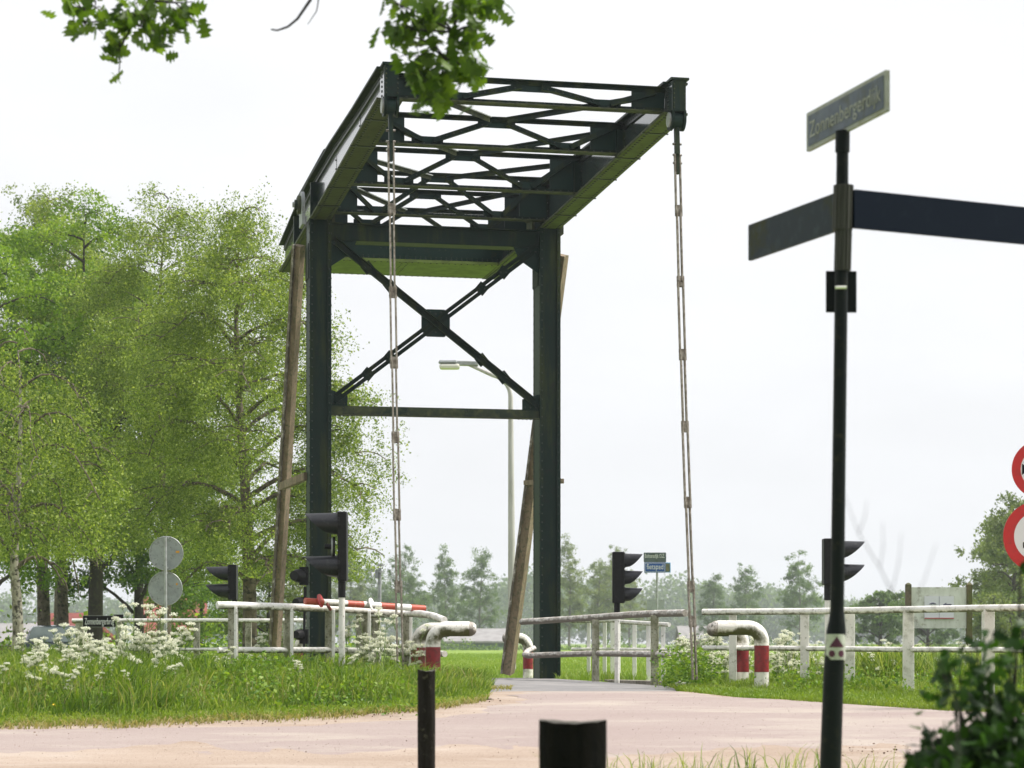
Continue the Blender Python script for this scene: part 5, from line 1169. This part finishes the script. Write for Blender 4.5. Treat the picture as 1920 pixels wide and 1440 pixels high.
# grass tufts in the near foreground
P = []
for (cx, D_, n, sp, hsc) in ((1180, 15.0, 260, .22, 1), (1260, 15.4, 220, .25, 1), (1340, 15.2, 200, .22, 1), (1420, 15.6, 160, .25, 1), (1500, 15.8, 120, .25, 1), (1640, 15.5, 120, .2, 1), (1060, 15.5, 90, .2, .6), (828, 13.6, 70, .05, .8), (1700, 15.0, 150, .2, 1), (1700, 15.2, 60, .2, .5)):
    g0 = ground_at(cx, D_); P += [(g0.x + u, g0.y + v, g0.z - .02) for u, v in rng.normal(size=(int(n * .45), 2)) * sp]
tag(blades('foreground_grass', np.array(P), .36, .009, 'grass_tall', None, lean=.45), 'loose grass blades at the bottom edge around the thick wooden post', 'grass', kind='stuff')
# broad leaved herbs
P = []
for _ in range(170):
    cx = rng.uniform(60, 780); D_ = rng.uniform(20.9, 24.4); g0 = ground_at(cx, D_); hgt_ = rng.uniform(.05, .30) * (1.25 if 400 < cx < 560 else .8)
    n = 34; a = rng.normal(size=(n, 3)) * np.array([.10, .10, .09]); P += [(g0.x + q[0], g0.y + q[1], g0.z + hgt_ + q[2]) for q in a]
for _ in range(110):
    cx = rng.uniform(1255, 1330); D_ = rng.uniform(25.2, 27); g0 = ground_at(cx, D_); n = 30; a = rng.normal(size=(n, 3)) * np.array([.10, .10, .09]); hq = rng.uniform(.05, .38); P += [(g0.x + q[0], g0.y + q[1], g0.z + hq + q[2]) for q in a]
for _ in range(150):
    cx = rng.uniform(1460, 1960); D_ = rng.uniform(23.6, 27.2); g0 = ground_at(cx, D_)
    if in_canal(np.array([g0.x]), np.array([g0.y]))[0] or g0.y < right_edge(g0.x) + .4: continue
    n = 26; a = rng.normal(size=(n, 3)) * np.array([.12, .12, .07]); hq = rng.uniform(.03, .22); P += [(g0.x + q[0], g0.y + q[1], g0.z + hq + q[2]) for q in a]
tag(leaf_cloud('verge_herbs', np.array(P), .040, 'leaf_herb', hang=-.2, flat=.3), 'leafy green herbs mixed into the verges', 'plants', kind='stuff')

# ------------------------------------------------------------------ cow parsley
def parsley(h, nb, seedv):
    r_ = random.Random(seedv); e = bpy.data.objects.new('cow_parsley', None); e.empty_display_size = .1; C.objects.link(e)
    st = MB(); top = Vector((r_.uniform(-.1, .1), r_.uniform(-.1, .1), h)); mid = Vector((top.x * .3, top.y * .3, h * .5)); st.tube([(0, 0, 0), mid, top], [.006, .005, .003], 'umbel_stem', 6)
    heads = [(top, r_.uniform(.038, .05))]
    for k in range(nb):
        f = r_.uniform(.35, .92); p0 = Vector((0, 0, 0)).lerp(top, f); a = r_.random() * 6.28; l = r_.uniform(.12, .30) * h; q = p0 + Vector((math.cos(a) * l * .55, math.sin(a) * l * .55, l * .75)); st.tube([p0, p0.lerp(q, .5) + Vector((math.cos(a) * .02, math.sin(a) * .02, 0)), q], [.004, .003, .002], 'umbel_stem', 5); heads.append((q, r_.uniform(.022, .042)))
    V = []
    for c, r in heads:
        for i in range(11):
            a = 2.4 * i; rr = r * math.sqrt((i + .5) / 11); q = c + Vector((math.cos(a) * rr, math.sin(a) * rr, .02 + .45 * r * (1 - (rr / r) ** 2) + r_.uniform(-.008, .008)))
            st.tube([c - Vector((0, 0, .015)), q], .0012, 'umbel_stem', 3, cap=False)
            for _ in range(9): V.append((q.x + r_.gauss(0, .008), q.y + r_.gauss(0, .008), q.z + r_.gauss(0, .006)))
    o = st.build('stem', e)
    f_ = leaf_cloud('blossom', np.array(V), .0135, 'petal_leaf', e, aspect=.9, flat=.2, tint=rng.random(len(V)) * .6 + .4)
    return e
protos = [parsley(.95, 10, 1), parsley(.78, 9, 2), parsley(1.1, 12, 3), parsley(.62, 7, 4)]
used = [False] * 4
def put(k, loc, rz, sc, label, group):
    src = protos[k]
    if not used[k]: e = src; used[k] = True
    else:
        e = src.copy(); C.objects.link(e)
        for ch in src.children:
            c = ch.copy(); C.objects.link(c); c.parent = e
    e.location = loc; e.rotation_euler = (0, 0, rz); e.scale = (sc, sc, sc); tag(e, label, 'wild flower', group)
GA = ('white cow parsley in the dense left clump in front of the parked car', 'cow parsley in the dense left clump')
GBq = ('white cow parsley rising between the name sign and the left traffic light', 'cow parsley before the thin left railing')
GC = ('thin white cow parsley growing through the left railing by the bent bollards', 'cow parsley in the left railing')
GD = ('white cow parsley in the flowery bank behind the right railing', 'cow parsley behind the right railing')
spots = []
for _ in range(38): spots.append((random.gauss(130, 44), random.uniform(21.4, 24.2), min(1305, max(1212, random.gauss(1243, 26))), GA))
for x, y in ((52, 1198), (60, 1205), (88, 1208), (128, 1192), (140, 1188), (150, 1182), (158, 1196)): spots.append((x, 23.4, y, GA))
for _ in range(12): spots.append((random.uniform(165, 225), random.uniform(22.0, 24.5), random.uniform(1192, 1285), GBq))
for _ in range(19): spots.append((random.uniform(222, 345), random.uniform(22.0, 25), random.uniform(1180, 1290), GBq))
for x, y in ((250, 1135), (272, 1140), (292, 1150), (305, 1150), (262, 1150), (232, 1160), (345, 1190), (330, 1180)): spots.append((x, 23.6, y, GBq))
for _ in range(13): spots.append((random.uniform(400, 590), random.uniform(23.5, 25.0), random.uniform(1185, 1260), ('white cow parsley round the posts of the left railing, left of the bridge column', 'cow parsley round the left railing posts')))
for _ in range(17): spots.append((random.uniform(655, 778), random.uniform(24.2, 25.4), random.uniform(1152, 1250), GC))
for _ in range(100):
    spots.append((random.uniform(1262, 1540), random.uniform(26.3, 27.6), random.uniform(1190, 1268), GD))
for _ in range(22): spots.append((random.uniform(1530, 1840), random.uniform(25.3, 27.0), random.uniform(1200, 1268), GD))
for (x, D_, y, (lab, grp)) in spots:
    g0 = ground_at(x, D_)
    if in_canal(np.array([g0.x]), np.array([g0.y]))[0]:
        D_ -= 1.6; g0 = ground_at(x, D_)
    need = (EYE + (HY - y) / F * D_) - g0.z; k = min(range(4), key=lambda i: abs((.97, .80, 1.12, .64)[i] - need) + random.random() * .2); sc = max(.5, min(1.35, need / (.97, .80, 1.12, .64)[k]))
    put(k, g0, random.random() * 6.28, sc, lab, grp)
for k, p_ in enumerate(protos):
    if not used[k]:
        for ch in list(p_.children): bpy.data.objects.remove(ch)
        bpy.data.objects.remove(p_)
m = MB(); c_ = PY(101, 1322, 20.9); m.disc(c_, (0, -.3, 1), .022, .012, 'dandelion', 14); m.tube([ground_at(101, 20.9), c_], .002, 'umbel_stem', 4); tag(m.build('dandelion'), 'single yellow dandelion low in the left verge grass', 'wild flower')

# ------------------------------------------------------------------ haze
hz = MB(); hz.hexa([Vector(v) for v in ((-1100, -250, -3.4), (1100, -250, -3.4), (1100, 1400, -3.4), (-1100, 1400, -3.4), (-1100, -250, 48), (1100, -250, 48), (1100, 1400, 48), (-1100, 1400, 48))], 'black_rivet')
ho = hz.build('haze'); hm = bpy.data.materials.new('haze_air'); hm.use_nodes = True
N, L = nodes_of(hm); N.remove(N['Principled BSDF']); pv = N.new('ShaderNodeVolumePrincipled'); pv.inputs['Color'].default_value = (.90, .95, 1.0, 1); pv.inputs['Density'].default_value = .00055; pv.inputs['Anisotropy'].default_value = .1
L.new(pv.outputs[0], N['Material Output'].inputs['Volume']); ho.data.materials.clear(); ho.data.materials.append(hm); tag(ho, 'thin pale summer haze over the meadow', kind='stuff')
